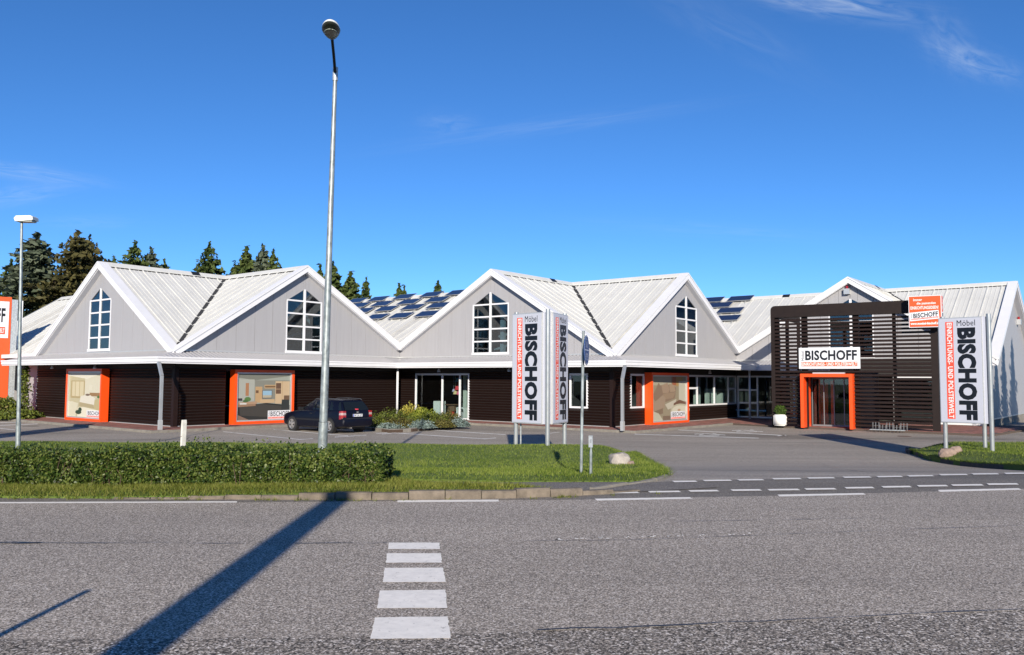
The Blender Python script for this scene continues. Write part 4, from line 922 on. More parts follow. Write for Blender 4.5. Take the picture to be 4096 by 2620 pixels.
kerb_row(pv, [(W(u1-2.05, v1+2.45).x, W(u1-2.05, v1+2.45).y), (W(u2-6.5, v1+2.6).x, W(u2-6.5, v1+2.6).y)], .8, .14, .11, M_kerbg)

def onfr(fr, px, py, n=0.0):               # photo pixel -> (x, z) in a wall frame pushed out by n
    d = ray(px, py); o = fr.o + fr.n*n; t = (Vector((o.x, o.y, 0)).dot(fr.n))/(Vector((d.x, d.y, 0)).dot(fr.n))
    p = d*t; return (Vector((p.x, p.y, 0))-Vector((o.x, o.y, 0))).dot(fr.ex), EYE+p.z

# ------------------------------------------------------------------ entrance pergola
ang = math.radians(-33); PX = Vector((math.cos(ang), math.sin(ang), 0)); PN = Vector((math.sin(ang), -math.cos(ang), 0))
PG = Fr(Vector((13.30, 42.4, 0)), PX, PN); PW, PH = 7.66, 6.12
per = thing('entrance_pergola', PG(0, 0, 0), 'dark brown slatted screen in front of the store entrance', 'pergola')
mb = MB(); r = .22; prof = [(PW, PH-.60), (PW, PH), (r, PH)] + [(r-r*math.sin(k*PI/10), PH-r+r*math.cos(k*PI/10)) for k in range(1, 6)] + [(0, PH-.60)]
mb.wall(PG, prof, -.34, .02); mb.build('top_beam', plain('dark_brown_beam', (.013, .0075, .0065), .6, var=.25, scale=4, spec=.25), per)
M_pb = MATS['dark_brown_beam']
MB().box(PG, 0, .19, -.32, .0, -.1, PH-.602).build('post', M_pb, per)
MB().box(PG, PW-.30, PW, -.32, .015, -.1, PH-.602).build('post', M_pb, per)
px_of = lambda p, n=-.3: onfr(PG, p, 1500, n)[0]
for a, b in ((3103, 3121), (3211, 3233), (3417, 3440), (3575, 3588)):
    MB().box(PG, px_of(a), px_of(b), -.34, -.14, -.1, PH-.602).build('post', M_pb, per)
pxl, pxr = onfr(PG, 3202, 1600, .45)[0], onfr(PG, 3411, 1600, .45)[0]
pitch = .1853
def slat_me(x0, x1, fr=PG, org=None):
    prof = [(-.215, -.034), (-.02, -.054), (.005, -.040), (.005, .036), (-.02, .054), (-.215, .066)]
    mb = MB(); mb.prism([fr(x0, n, z) for n, z in prof], [fr(x1, n, z) for n, z in prof]); return mb.mesh('slat', M_slat, org if org is not None else root_loc(per))
full = slat_me(.195, PW-.305); lft = slat_me(.195, pxl+.05); rgt = slat_me(pxr-.05, PW-.305)
z = .16
while z < PH-.62:
    if z > 2.62: link('slat', full, per, (0, 0, z))
    else: link('slat', lft, per, (0, 0, z)); link('slat', rgt, per, (0, 0, z))
    z += pitch
# side screens back towards the wall
for x0, nm in ((0.0, 'l'),):
    fr = Fr(PG(x0, 0, 0), PN*-1, PX*(1 if nm == 'r' else -1)); mb = MB()
    dp = 5.2 if nm == 'l' else 5.6
    MB().box(fr, .35, dp, -.2, -.03, PH-.58, PH-.02).build('side_beam', M_pb, per)
    MB().box(fr, dp*.5, dp*.5+.2, -.2, -.05, -.1, PH-.585).build('post', M_pb, per); MB().box(fr, dp-.2, dp, -.2, -.05, -.1, PH-.585).build('post', M_pb, per)
    if nm == 'r':
        me = slat_me(.33, dp, fr); z = .16
        while z < PH-.62: link('slat', me, per, (0, 0, z)); z += pitch
# orange portal
por = thing('entrance_portal', PG((pxl+pxr)/2, .4, 0), 'glossy orange portal frame round the glass entrance doors', 'portal')
zt = onfr(PG, 3300, 1495, .45)[1]; t = .16
MB().box(PG, pxl, pxl+t, -1.0, .45, -.02, zt-t).build('side_board', M_orange, por); MB().box(PG, pxr-t, pxr, -1.0, .45, -.02, zt-t).build('side_board', M_orange, por)
MB().box(PG, pxl, pxr, -1.0, .45, zt-t+.001, zt).build('top_board', M_orange, por)
dl, dr = pxl+t, pxr-t; dw = dr-dl
dg = bpy.data.objects.new('glass_door', None); C.objects.link(dg); dg.parent = por
mb = MB()
for f in (0.0, .27, .5, .73, 1.0): mb.box(PG, dl+f*dw-.02, dl+f*dw+.02, -1.35, -1.30, 0, zt-t)
mb.box(PG, dl, dr, -1.35, -1.29, 0, .08); mb.box(PG, dl, dr, -1.35, -1.29, zt-t-.10, zt-t-.003); mb.build('door_frame', plain('dull_aluminium', (.22, .23, .25), .4, metal=.4), dg)
for f in (0.0, .27, .5, .73): MB().box(PG, dl+f*dw+.03, dl+f*dw+dw*(.27 if f in (0, .73) else .23)-.03, -1.33, -1.325, .08, zt-t-.1).build('pane', M_glass, dg)
MB().box(PG, dl+.08*dw, dl+.24*dw, -2.6, -2.5, 0, 2.2).build('inner_board', M_orange, por); MB().box(PG, dl+.38*dw, dl+.44*dw, -1.9, -1.8, 0, 2.3).build('inner_board', M_orange, por)
MB().box(PG, dl+.88*dw, dl+.93*dw, -2.3, -1.4, 0, 2.3).build('inner_board', M_orange, por)
mb = MB(); mb.box(PG, pxl-.3, pxr+.3, -5.0, -4.9, 0, 2.8); mb.box(PG, pxl-.1, pxl-.0, -4.9, -1.0, 0, 2.8); mb.box(PG, pxr, pxr+.1, -4.9, -1.0, 0, 2.8); mb.box(PG, pxl-.1, pxr+.1, -4.9, -1.0, zt+.01, zt+.1); mb.build('lobby', M_in_d, por)
MB().box(PG, onfr(PG, 3250, 1490, .3)[0], onfr(PG, 3378, 1490, .3)[0], .1, .3, zt+.002, zt+.07).build('door_closer_cover', M_alu, por)
# shop sign over the portal
n = .10; (sx0, sz1), (sx1, sz0) = onfr(PG, 3195, 1392, n), onfr(PG, 3441, 1474.5, n)
sg = thing('shop_sign', PG(sx0, n, sz0), 'white rectangular shop sign with black and orange lettering above the orange portal', 'sign')
MB().box(PG, sx0, sx1, .02, n, sz0, sz1).build('sign_board', M_signw, sg)
fx = lambda f: sx0+(sx1-sx0)*f; fz = lambda f: sz1+(sz0-sz1)*f
MB().box(PG, fx(.040), fx(.956), n, n+.004, fz(.885), fz(.680)).build('orange_strip', M_orangesign, sg)
text_obj('BISCHOFF', PG, fx(.107), fx(.952), fz(.60), fz(.125), n+.005, M_black, sg, bold=.035)
text_obj('Möbel', PG, fx(.042), fx(.088), fz(.625), fz(.155), n+.005, M_black, sg, rot=-1, bold=.0)
text_obj('EINRICHTUNGS- UND POLSTERWELT', PG, fx(.047), fx(.95), fz(.86), fz(.705), n+.009, M_letw, sg, bold=.024)
# orange advertising cube on the pergola corner
n = .62; (ox0, oz1), (ox1, oz0) = onfr(PG, 3633, 1187, n), onfr(PG, 3768, 1310, n)
oz1 = onfr(PG, 3700, 1182, n)[1]; oz0 = onfr(PG, 3700, 1309, n)[1]
cb = thing('advertising_cube', PG((ox0+ox1)/2, 0, oz0), 'orange illuminated advertising box on the upper right corner of the dark pergola', 'sign')
MB().box(PG, ox0, ox1, .03, n-.02, oz0, oz1).build('box_body', M_signw, cb)
for (fr, a, b) in ((PG, ox0, ox1), (Fr(PG(ox1, 0, 0), -PN, PX), -n+.02, -.03)):
    nn = n if fr is PG else .02; w = b-a; g = .03
    if fr is PG: MB().box(fr, a+g, b-g, n-.02, n-.012, oz0+g, oz1-g).build('orange_face', M_orangesign, cb); nn = n-.012
    else: MB().box(fr, a+g, b-g, .0, .008, oz0+g, oz1-g).build('orange_face', M_orangesign, cb); nn = .008
    X = lambda f: a+w*f; Z = lambda f: oz1+(oz0-oz1)*f
    text_obj('Immer', fr, X(.15), X(.42), Z(.165), Z(.085), nn+.002, M_letw, cb, bold=.02)
    text_obj('die passenden', fr, X(.25), X(.83), Z(.30), Z(.20), nn+.002, M_letw, cb, bold=.02)
    text_obj('EINRICHTUNGSIDEEN!', fr, X(.06), X(.91), Z(.43), Z(.33), nn+.002, M_letw, cb, bold=.02)
    sk = .075; mb = MB(); q = [(X(.04), Z(.80)), (X(.93), Z(.80)+sk*w*.9), (X(.91), Z(.53)+sk*w*.9), (X(.01), Z(.53))]
    mb.wall(fr, q, nn, nn+.004); mb.build('white_plate', M_signw, cb)
    q = [(X(.07), Z(.765)), (X(.90), Z(.765)+sk*w*.85), (X(.90), Z(.725)+sk*w*.85), (X(.07), Z(.725))]; mb = MB(); mb.wall(fr, q, nn+.004, nn+.006); mb.build('red_strip', M_red, cb)
    text_obj('BISCHOFF', fr, X(.14), X(.89), Z(.71), Z(.56), nn+.006, M_black, cb, bold=.03, skew=sk)
    text_obj('Möbel', fr, X(.065), X(.11), Z(.70), Z(.575), nn+.006, M_black, cb, rot=-1, bold=0)
    text_obj('EINRICHTUNGS- UND POLSTERWELT', fr, X(.08), X(.89), Z(.76), Z(.73), nn+.008, M_letw, cb, bold=0, skew=sk)
    text_obj('www.moebel-bischoff.de', fr, X(.05), X(.94), Z(.915), Z(.835), nn+.002, M_letw, cb, bold=.04)
# alarm boxes under the gable tops
for fr, px, py, lab in ((FE, 3388, 1166, 'small grey alarm box with a red lamp under the gable top behind the pergola'), (FF, 4075, 1288, 'small grey alarm box with a red lamp high on the tree-shaded right gable')):
    x, z = onfr(fr, px, py, .1); al = thing('alarm_box', fr(x, 0, z), lab, 'alarm box', 'alarm boxes on the gables')
    MB().box(fr, x-.16, x+.16, 0.005, .22, z-.16, z+.16).build('housing', M_alu, al); MB().tube([fr(x, .1, z+.16), fr(x, .1, z+.32)], .07, 8).build('red_lamp', M_tlred, al)
# canopy spotlights
for fr, px, py, lab in ((FA, 209, 1475, 'small white spotlight under the canopy above the bedroom poster'), (FA, 380, 1475, 'small white spotlight under the canopy right of the bedroom poster'), (FC, 1755, 1488, 'small white spotlight under the canopy above the large shop window'),
                        (FC, 2036, 1486, 'small white spotlight under the canopy just left of the central pylon sign'), (FD, 2840, 1495, 'small white spotlight under the canopy above the strip window')):
    x, z = onfr(fr, px, py, .7); c = fr(x, .7, z)
    sp = thing('spotlight', c, lab, 'spotlight', 'spotlights under the canopy')
    MB().tube([c+ZV*.02, c+ZV*.20], [.10, .05], 10).build('lamp_body', M_alu, sp, sm=False); MB().tube([c, c+ZV*.02], .085, 10).build('lens', M_signw, sp)
# planter, bike rack
p0 = on(lambda x, y: 0.0, 3123, 1704); p0.z = -.02
pl = thing('planter', p0, 'rounded white cube planter with a clipped green bush beside the entrance', 'planter')
bm = bmesh.new(); bmesh.ops.create_cube(bm, size=1); bmesh.ops.bevel(bm, geom=bm.edges[:]+bm.verts[:], offset=.09, segments=4, affect='EDGES')
me = bpy.data.meshes.new('pot'); rot = Matrix.Rotation(ang, 3, 'Z')
for v in bm.verts: v.co = rot @ Vector((v.co.x*.60, v.co.y*.60, v.co.z*.56+.32))
bm.to_mesh(me); bm.free(); me.materials.append(plain('planter_white', (.82, .82, .80), .35)); me.polygons.foreach_set('use_smooth', [True]*len(me.polygons)); link('pot', me, pl)
q = rng.normal(size=(2600, 3)); q /= np.linalg.norm(q, axis=1, keepdims=True); q *= (0.25+.75*rng.random((2600, 1))**.4); q = q*[.30, .30, .30]+[0, 0, .80]+rng.normal(size=q.shape)*.02
link('bush', leaf_mesh('bush', q, .035, M_box, aspect=2.2, up=.6), pl)
c0 = onfr(PG, 3482, 1715, .7)[0]; c1 = onfr(PG, 3622, 1722, .7)[0]
br = thing('bike_rack', PG(c0, .7, 0), 'low wire bicycle rack with five loops on the paving in front of the pergola', 'bike rack')
MB().tube([PG(c0, .7, .03), PG(c1, .7, .03)], .02, 6).tube([PG(c0, 1.0, .03), PG(c1, 1.0, .03)], .015, 6).build('rail', M_galv, br)
for k in range(5):
    x = c0+(c1-c0)*(k+.35)/5; h = .38 if k % 2 == 0 else .27; mb = MB()
    for xx in (x, x+.12, x+.26): mb.tube([PG(xx, .7, .02), PG(xx, .72, h), PG(xx+.05, .9, h), PG(xx+.05, 1.0, .02)], .008, 5)
    mb.tube([PG(x, .71, h*.55), PG(x+.28, .71, h*.6)], .007, 5); mb.build('wheel_loop', plain('dull_galvanised', (.16, .17, .18), .6), br)

# ------------------------------------------------------------------ solar panels on the rear roof slopes
def on_slope(u0, z0, um, px, py):
    n = (V.cross(U*(um-u0)+ZV*(HR-z0))).normalized(); o = W(u0, 0, z0); d = ray(px, py); t = (o-Vector((0, 0, EYE))).dot(n)/d.dot(n); p = Vector((0, 0, EYE))+d*t; return p
proto = {}
def solar(u0, z0, um, px, py, label, ln=1.5, group='solar panels on the white roofs'):
    p = on_slope(u0, z0, um, px, py); b = (U*(um-u0)+ZV*(HR-z0)).normalized(); n = V.cross(b).normalized()
    n = -n if n.z < 0 else n
    if ln not in proto:
        R = Matrix((V, b, n)).transposed(); tilt = Matrix.Rotation(math.radians(-2), 3, V)
        fr3 = lambda x, y, z: (V*x + b*y + n*z)
        pan = thing('solar_panel', p, label, 'solar panel', group); hw, hh = ln/2, .47
        mb = MB(); mb.prism([fr3(-hw, -hh, .14), fr3(hw, -hh, .14), fr3(hw, hh, .10), fr3(-hw, hh, .10)], [fr3(-hw, -hh, .17), fr3(hw, -hh, .17), fr3(hw, hh, .13), fr3(-hw, hh, .13)])
        me = mb.mesh('panel_frame', M_alu); fo = link('panel_frame', me, pan)
        mb = MB(); g = .025; mb.poly([fr3(-hw+g, -hh+g, .174), fr3(hw-g, -hh+g, .174), fr3(hw-g, hh-g, .134), fr3(-hw+g, hh-g, .134)]); me = mb.mesh('cells', M_solar)
        uv = me.uv_layers.new(name='UVMap'); k = 0
        for li, l in enumerate(me.loops):
            co = me.vertices[l.vertex_index].co; uv.data[li].uv = (co.dot(V)/(ln/9), co.dot(b)/(.86/5))
        link('cells', me, pan)
        mb = MB()
        for x in (-hw*.6, hw*.6): mb.bar(fr3(x, -hh-.22, .08), fr3(x, hh+.05, .08), .04, .05, n)
        for x in (-hw*.6, hw*.6): mb.bar(fr3(x, -hh-.15, .0), fr3(x, -hh-.15, .12), .04, .04, V)
        me = mb.mesh('bracket', M_alu); link('bracket', me, pan); proto[ln] = pan; return pan
    c = copy_tree(proto[ln]); c.location = p; c['label'] = label; c['group'] = group; return c
rows = [[(1600, 302), (1418, 315), (1232, 330), (1055, 345), (905, 357)], [(1455, 350), (1262, 365), (1080, 378), (925, 388)], [(1468, 390), (1290, 402), (1110, 413), (950, 425)], [(1390, 448), (1210, 460), (1045, 468)]]
rn = ['top row', 'second row', 'third row', 'bottom row']; cn = ['rightmost', 'second from right', 'third from right', 'fourth from right', 'leftmost']
for i, row in enumerate(rows):
    for j, (x, y) in enumerate(row):
        nm = cn[j] if j < len(row)-1 else 'leftmost'
        solar(u1, ZQ, u1+7.43, 900+x/1.711, 1000+y/1.711, 'blue solar panel between the second and third gables, %s in the %s' % (nm, rn[i]), 1.8)
for (x, y, s) in ((580, 330, 'highest one, right of the others'), (325, 342, 'top left one'), (395, 388, 'second down'), (490, 435, 'third down'), (462, 503, 'lowest one')):
    solar(u2, ZQ, u2+7.534, 2700+x/2.2, 1050+y/2.2, 'blue solar panel right of the fourth gable, ' + s, 1.8)

# ------------------------------------------------------------------ pylon signs
def pylon(F, A, B, zb, z0, z1, label, ground, faces=(True, True)):
    F, A, B = [Vector((p[0], p[1], 0)) for p in (F, A, B)]
    s = thing('pylon_sign', Vector((F.x, F.y, ground(F.x, F.y))), label, 'sign', 'triangular pylon signs')
    cen = (F+A+B)/3
    for P, hh in ((F, z1+.07), (A, z1+.05), (B, z1+.05)):
        g = ground(P.x, P.y)
        MB().tube([Vector((P.x, P.y, g-.1)), Vector((P.x, P.y, hh))], .062, 16).build('pole', plain('silver_pole', (.36, .385, .40), .32, metal=.45, var=.08), s, sm=False)
        smooth_angle(s.children[-1])
    for (P, Q, txt) in ((A, F, True), (F, B, True), (B, A, False)):
        d = (Q-P).normalized(); n = Vector((d.y, -d.x, 0)); n = n if n.dot(P-cen) > 0 else -n; L_ = (Q-P).length
        a, b = (-.10, L_-.17) if P == A else ((.22, L_+.10) if P == F else (.1, L_-.1))
        off = .065; fr = Fr(Vector((P.x, P.y, 0)), d, n)
        MB().box(fr, a, b, off-.10, off, z0, z1).build('sign_case', M_alu, s)
        MB().box(fr, a+.02, b-.02, off, off+.008, z0+.03, z1-.03).build('sign_face', M_panelw, s)
        # filler housing towards the front pole
        if P == A: MB().box(fr, b+.001, b+.09, off-.14, off-.05, z0+.01, z1-.01).build('corner_housing', M_panelw, s)
        if P == F: MB().box(fr, a-.13, a-.001, off-.14, off-.05, z0+.01, z1-.01).build('corner_housing', M_panelw, s)
        if txt:
            w = b-a; h = z1-z0; X = lambda f: a+w*f; Z = lambda f: z1-h*f; nn = off+.009
            MB().box(fr, X(.17), X(.352), nn, nn+.002, Z(.962), Z(.040)).build('red_strip', M_red, s)
            text_obj('BISCHOFF', fr, X(.44), X(.865), Z(.968), Z(.100), nn+.002, M_black, s, rot=1, bold=.058)
            text_obj('Möbel', fr, X(.44), X(.86), Z(.083), Z(.028), nn+.002, M_black, s, bold=0.0)
            text_obj('EINRICHTUNGS- UND POLSTERWELT', fr, X(.205), X(.325), Z(.955), Z(.048), nn+.004, M_letw, s, rot=1, bold=.026)
    return s
pylon((1.0, 23.0), (.13, 23.92), (1.55, 24.25), 0, 1.02, 4.16, 'silver pylon sign with two BISCHOFF panels on the middle lawn', H1)
pylon((13.93, 24.1), (13.08, 25.05), (14.66, 25.75), 0, 1.05, 4.20, 'silver pylon sign on the raised grass island at the right', H2)
pylon((-19.6, 27.0), (-20.9, 27.4), (-20.2, 28.5), 0, 1.0, 4.35, 'assumed pylon sign, unseen left of the picture, added to shade the left parking bays', lambda x, y: T(x, y))  # unseen, assumed sign, added to cast the shadow on the left bays
# conduit beside the left pole of the central sign
tag(MB().tube([Vector((.27, 23.95, .3)), Vector((.27, 23.95, 1.1))], .022, 8).build('cable_conduit', M_galv, loc=(.27, 23.95, .3)), 'thin cable conduit beside the left pole of the central pylon sign', 'conduit')

# big orange advertising pylon at the left edge, behind the canopy end
ex = Vector((.80, .60, 0)).normalized(); en = Vector((ex.y, -ex.x, 0)); c = atY(43, 1300, 50.5)
fr = Fr(Vector((c.x, c.y, 0)), ex, en)
op = thing('advertising_pylon', fr(-1.3, 0, 0), 'tall orange advertising pylon cut off by the left edge, behind the canopy end', 'sign')
MB().box(fr, -3.0, 0, -.25, 0, 0, onfr(fr, 43, 1189, 0)[1]).build('orange_face', M_orangesign, op)
zz = onfr(fr, 20, 1206, 0)[1]; zz0 = onfr(fr, 20, 1352, 0)[1]
MB().box(fr, -2.85, -.12, .0, .02, zz0, zz).build('white_plate', M_signw, op)
H_ = zz-zz0
text_obj('BISCHOFF', fr, -2.6, -.30, zz0+H_*.42, zz0+H_*.82, .022, M_black, op, bold=.03)
MB().box(fr, -2.7, -.28, .02, .024, zz0+H_*.10, zz0+H_*.30).build('red_strip', M_red, op)
text_obj('EINRICHTUNGS- UND POLSTERWELT', fr, -2.65, -.32, zz0+H_*.14, zz0+H_*.26, .026, M_letw, op)
MB().box(Fr(fr(.02, 0, 0), ex, en), .0, .32, -.3, -.02, 0, onfr(fr, 50, 1198, 0)[1]).build('side_case', M_galv, op)
MB().box(Fr(fr(.02, 0, 0), ex, en), .42, .62, -.6, -.3, 3.2, onfr(fr, 60, 1200, 0)[1]).build('rear_panel', M_signw, op)

# ------------------------------------------------------------------ small signs and posts on the lawn
g = H1(1.23, 14.5)
bs = thing('round_path_sign', (1.23, 14.5, g), 'round blue foot and cycle path sign seen nearly edge-on, on a tall grey post', 'sign')
MB().tube([Vector((1.215, 14.5, g-.1)), Vector((1.255, 14.5, 3.12))], .026, 12).build('pole', M_galvpole, bs, sm=False)
sx = Vector((.22, -.975, 0)).normalized(); sn = Vector((.985, .17, 0)); a = math.radians(9.0)
vd = Vector((1.3, 14.4, 0)).normalized(); sn = (Vector((vd.y, -vd.x, 0))*math.cos(a) - vd*math.sin(a)).normalized(); sx = Vector((-sn.y, sn.x, 0))
ctr = Vector((1.30, 14.46, 2.78)); r = .262
mb = MB(); N_ = 28
mb.prism([ctr+sx*r*math.cos(2*PI*k/N_)+ZV*r*math.sin(2*PI*k/N_) for k in range(N_)], [ctr+sn*.012+sx*r*math.cos(2*PI*k/N_)+ZV*r*math.sin(2*PI*k/N_) for k in range(N_)]); mb.build('sign_disc', [M_blue_sign], bs)
mb = MB(); ring = [(r*.99*math.cos(2*PI*k/N_), r*.99*math.sin(2*PI*k/N_), r*.93*math.cos(2*PI*k/N_), r*.93*math.sin(2*PI*k/N_)) for k in range(N_)]
P3 = lambda x, z, o_=.014: ctr+sn*o_+sx*x+ZV*z
for k in range(N_):
    q = ring[k]; w_ = ring[(k+1) % N_]; mb.poly([P3(q[0], q[1]), P3(w_[0], w_[1]), P3(w_[2], w_[3]), P3(q[2], q[3])])
mb.poly([P3(-.23, -.008), P3(.23, -.008), P3(.23, .008), P3(-.23, .008)])
mb.poly([P3(-.03, .04), P3(.03, .04), P3(.02, .15), P3(-.02, .15)]); mb.poly([P3(-.02+.02*math.cos(k), .19+.02*math.sin(k)) for k in range(6)])
for cx in (-.09, .09):
    for k in range(12):
        a0, a1_ = 2*PI*k/12, 2*PI*(k+1)/12; mb.poly([P3(cx+.055*math.cos(a0), -.12+.055*math.sin(a0)), P3(cx+.055*math.cos(a1_), -.12+.055*math.sin(a1_)), P3(cx+.042*math.cos(a1_), -.12+.042*math.sin(a1_)), P3(cx+.042*math.cos(a0), -.12+.042*math.sin(a0))])
mb.poly([P3(-.09, -.125), P3(-.03, -.06), P3(-.02, -.07), P3(-.08, -.13)]); mb.poly([P3(-.03, -.065), P3(.06, -.065), P3(.06, -.055), P3(-.03, -.055)]); mb.poly([P3(.09, -.12), P3(.05, -.05), P3(.04, -.055), P3(.08, -.125)])
mb.build('pictogram', plain('sign_pictogram', (.5, .55, .66), .5), bs)
MB().tube([Vector((1.25, 14.49, 2.62)), ctr+ZV*-.16], .012, 6).tube([Vector((1.25, 14.49, 2.98)), ctr+ZV*.18], .012, 6).build('clamp', M_galv, bs)
x, y = 1.365, 14.30; g = H1(x, y)
gp = thing('gas_marker_post', (x, y, g), 'short galvanised marker post with a small framed plate beside the round sign post', 'marker post')
MB().tube([Vector((x, y, g-.1)), Vector((x+.003, y, g+.36)), Vector((x+.005, y, g+.46))], [.026, .024, .012], 10).build('pole', M_galvpole, gp)
fr = Fr(Vector((x, y, g)), Vector((.93, -.36, 0)).normalized(), Vector((-.36, -.93, 0)).normalized())
mb = MB()
for (a_, b_, c_, d_) in ((-.035, .035, .455, .47), (-.035, .035, .64, .655), (-.035, -.025, .47, .64), (.025, .035, .47, .64)): mb.box(fr, a_, b_, -.012, .012, c_, d_)
mb.build('plate_frame', M_galv, gp); MB().box(fr, -.0245, .0245, -.006, .003, .471, .639).build('plate', plain('grey_plate', (.30, .33, .37), .5), gp)
text_obj('07', fr, -.014, .014, .53, .59, .004, M_black, gp, bold=.0)
g = H1(-6.8, 17.0)
p = on(H1, 730, 1803)
st = thing('marker_stone', p, 'white painted leaning stone marker standing behind the hedge', 'marker stone'); w = .030
mb = MB(); fr = Fr(Vector((p.x, p.y, p.z)), Vector((.83, -.56, 0)).normalized(), Vector((-.56, -.83, 0)).normalized()); h = .80
prof = [(-w, -.15), (w*.95, -.15), (w*1.7, h*.55), (w*2.0, h-.08), (w*1.6, h), (w*.1, h), (-w*.45, h-.10)]
mb.wall(fr, prof, -.06, .055); mb.build('stone', M_stone, st)
MB().box(fr, -w*.4, w*1.1, .056, .058, h*.45, h*.47).build('groove', M_kerbg, st)
def rock(cx, cy, cz, rx, ry, rz, seed, mat, label):
    rnd = random.Random(seed); bm = bmesh.new(); bmesh.ops.create_icosphere(bm, subdivisions=3, radius=1)
    from mathutils import noise
    for v in bm.verts:
        d = v.co.normalized(); k = 1+.30*noise.noise(d*1.4+Vector((seed, 0, 0)))+.12*noise.noise(d*4+Vector((0, seed, 0)))
        c = d*k; c = Vector((max(-.92, min(.9, c.x)), c.y, max(-.8, min(.86+.15*c.x, c.z)))); v.co = Vector((c.x*rx, c.y*ry, c.z*rz))
    me = bpy.data.meshes.new('boulder'); bm.to_mesh(me); bm.free(); me.materials.append(mat); me.polygons.foreach_set('use_smooth', [True]*len(me.polygons))
    o = link('boulder', me, None, (cx, cy, cz)); return tag(smooth_angle(o, 25), label, 'boulder')
p = on(H1, 2478, 1856); rock(p.x, p.y, p.z+.09, .27, .22, .20, 3, M_rock, 'pale grey granite boulder on the tip of the lawn by the driveway')
p = on(H1, 2522, 1858); rock(p.x, p.y+.1, p.z+.01, .12, .10, .07, 5, M_rockr, 'small brownish rock lying against the pale boulder')
p = Vector((12.74, 24.35, H2(12.74, 24.35))); rock(p.x, p.y, p.z+.10, .26, .18, .17, 9, M_rockr, 'pinkish flat boulder at the left end of the raised grass island')
p = Vector((13.05, 24.45, H2(13.05, 24.45))); rock(p.x, p.y, p.z+.06, .20, .16, .14, 12, M_rockr, 'low pinkish rock right of the flat boulder on the island')

# ------------------------------------------------------------------ street lamps
b0 = atY(1289, 1790, 16.8); b0.z = H1(b0.x, b0.y)
top = atY(1341, 300, 16.8); sl_ = thing('street_lamp', b0, 'tall galvanised street lamp with a bent black arm and oval head rising from the hedge', 'street lamp')
joint = b0.lerp(top, .30)
MB().tube([b0-ZV*.1, b0.lerp(top, .115)], [.094, .092], 20).build('pole_base', M_galvpole, sl_); MB().tube([b0.lerp(top, .116), top], [.082, .042], 20).build('pole', M_galvpole, sl_)
for o in sl_.children: smooth_angle(o)
sleeve = top+(top-b0).normalized()*.22; MB().tube([top-ZV*.12, top+(top-b0).normalized()*.16], .055, 14).build('sleeve', M_galv, sl_)
arm1 = atY(1329, 160, 16.15); MB().tube([top+ZV*.02, top.lerp(arm1, .5)+Vector((.004, -.01, .02)), arm1], [.032, .030, .030], 12).build('arm', M_darkmet, sl_, sm=False); smooth_angle(sl_.children[-1])
hd = atY(1321, 88, 15.35); ax = (hd-arm1).normalized(); rt_ = ax.cross(ZV).normalized(); up = rt_.cross(ax)
bm = bmesh.new(); bmesh.ops.create_uvsphere(bm, u_segments=24, v_segments=14, radius=1); Lh = (hd-arm1).length
me = bpy.data.meshes.new('head_shell'); low = bpy.data.meshes.new('head_bowl')
cen = arm1.lerp(hd, .56)
for part, mt in (('head_shell', M_lamp), ('head_underside', M_lampdark)):
    b2 = bm.copy(); kill = [v for v in b2.verts if (v.co.z < -.12 if part == 'head_shell' else v.co.z > .14)]; bmesh.ops.delete(b2, geom=kill, context='VERTS')
    for v in b2.verts:
        c = v.co.copy(); t = c.x; wd = .178*(1-.28*max(0, -t)) ; hz = (.12 if c.z > 0 else .085)
        v.co = (cen + ax*t*Lh*.50 + rt_*c.y*wd + up*(c.z*hz)) - b0
    me = bpy.data.meshes.new(part); b2.to_mesh(me); b2.free(); me.materials.append(mt); me.polygons.foreach_set('use_smooth', [True]*len(me.polygons)); link(part, me, sl_)
bm.free()
mb = MB(); cc = cen+ax*.05-up*.086
ring = lambda rr, o_: [cc+ax*(rr*1.5*math.cos(2*PI*k/20))+rt_*(rr*math.sin(2*PI*k/20))-up*o_ for k in range(20)]
A_, B_ = ring(.125, -.012), ring(.110, .008); mb.prism(A_, B_); mb.build('lamp_glass', plain('lamp_bowl', (.10, .11, .10), .15), sl_)
MB().tube(ring(.128, .0)+[ring(.128, .0)[0]], .007, 6, cap=False).build('bowl_rim', plain('bowl_rim', (.28, .32, .28), .4), sl_)
MB().bar(hd-up*.03-ax*.05-rt_*.03, hd-up*.03-ax*.05+rt_*.03, .05, .03, up).build('latch', M_alu, sl_)
p = on(H1, 72, 1799); tp = atY(87, 885, p.y)
ll = thing('street_lamp', p, 'shorter grey street lamp with a flat white head at the left edge', 'street lamp', 'street lamps')
MB().tube([p-ZV*.1, p.lerp(tp, .12)], .060, 16).build('pole_base', M_galvpole, ll); MB().tube([p.lerp(tp, .12), tp], [.050, .032], 16).build('pole', M_galvpole, ll)
for o in ll.children: smooth_angle(o)
e = tp+Vector((.34, 0, .08)); mb = MB(); fr = Fr(Vector((tp.x, tp.y, tp.z)), Vector((1, 0, 0)), Vector((0, -1, 0)))
mb.wall(fr, [(-.10, -.02), (-.13, .06), (-.08, .125), (.30, .135), (.36, .10), (.37, .02), (.08, -.015)], -.14, .14); o = mb.build('lamp_head', M_lamp, ll)
MB().box(fr, -.0, .33, -.11, .11, -.03, .005).build('lamp_glass', plain('lamp_lens', (.32, .33, .30), .3), ll)
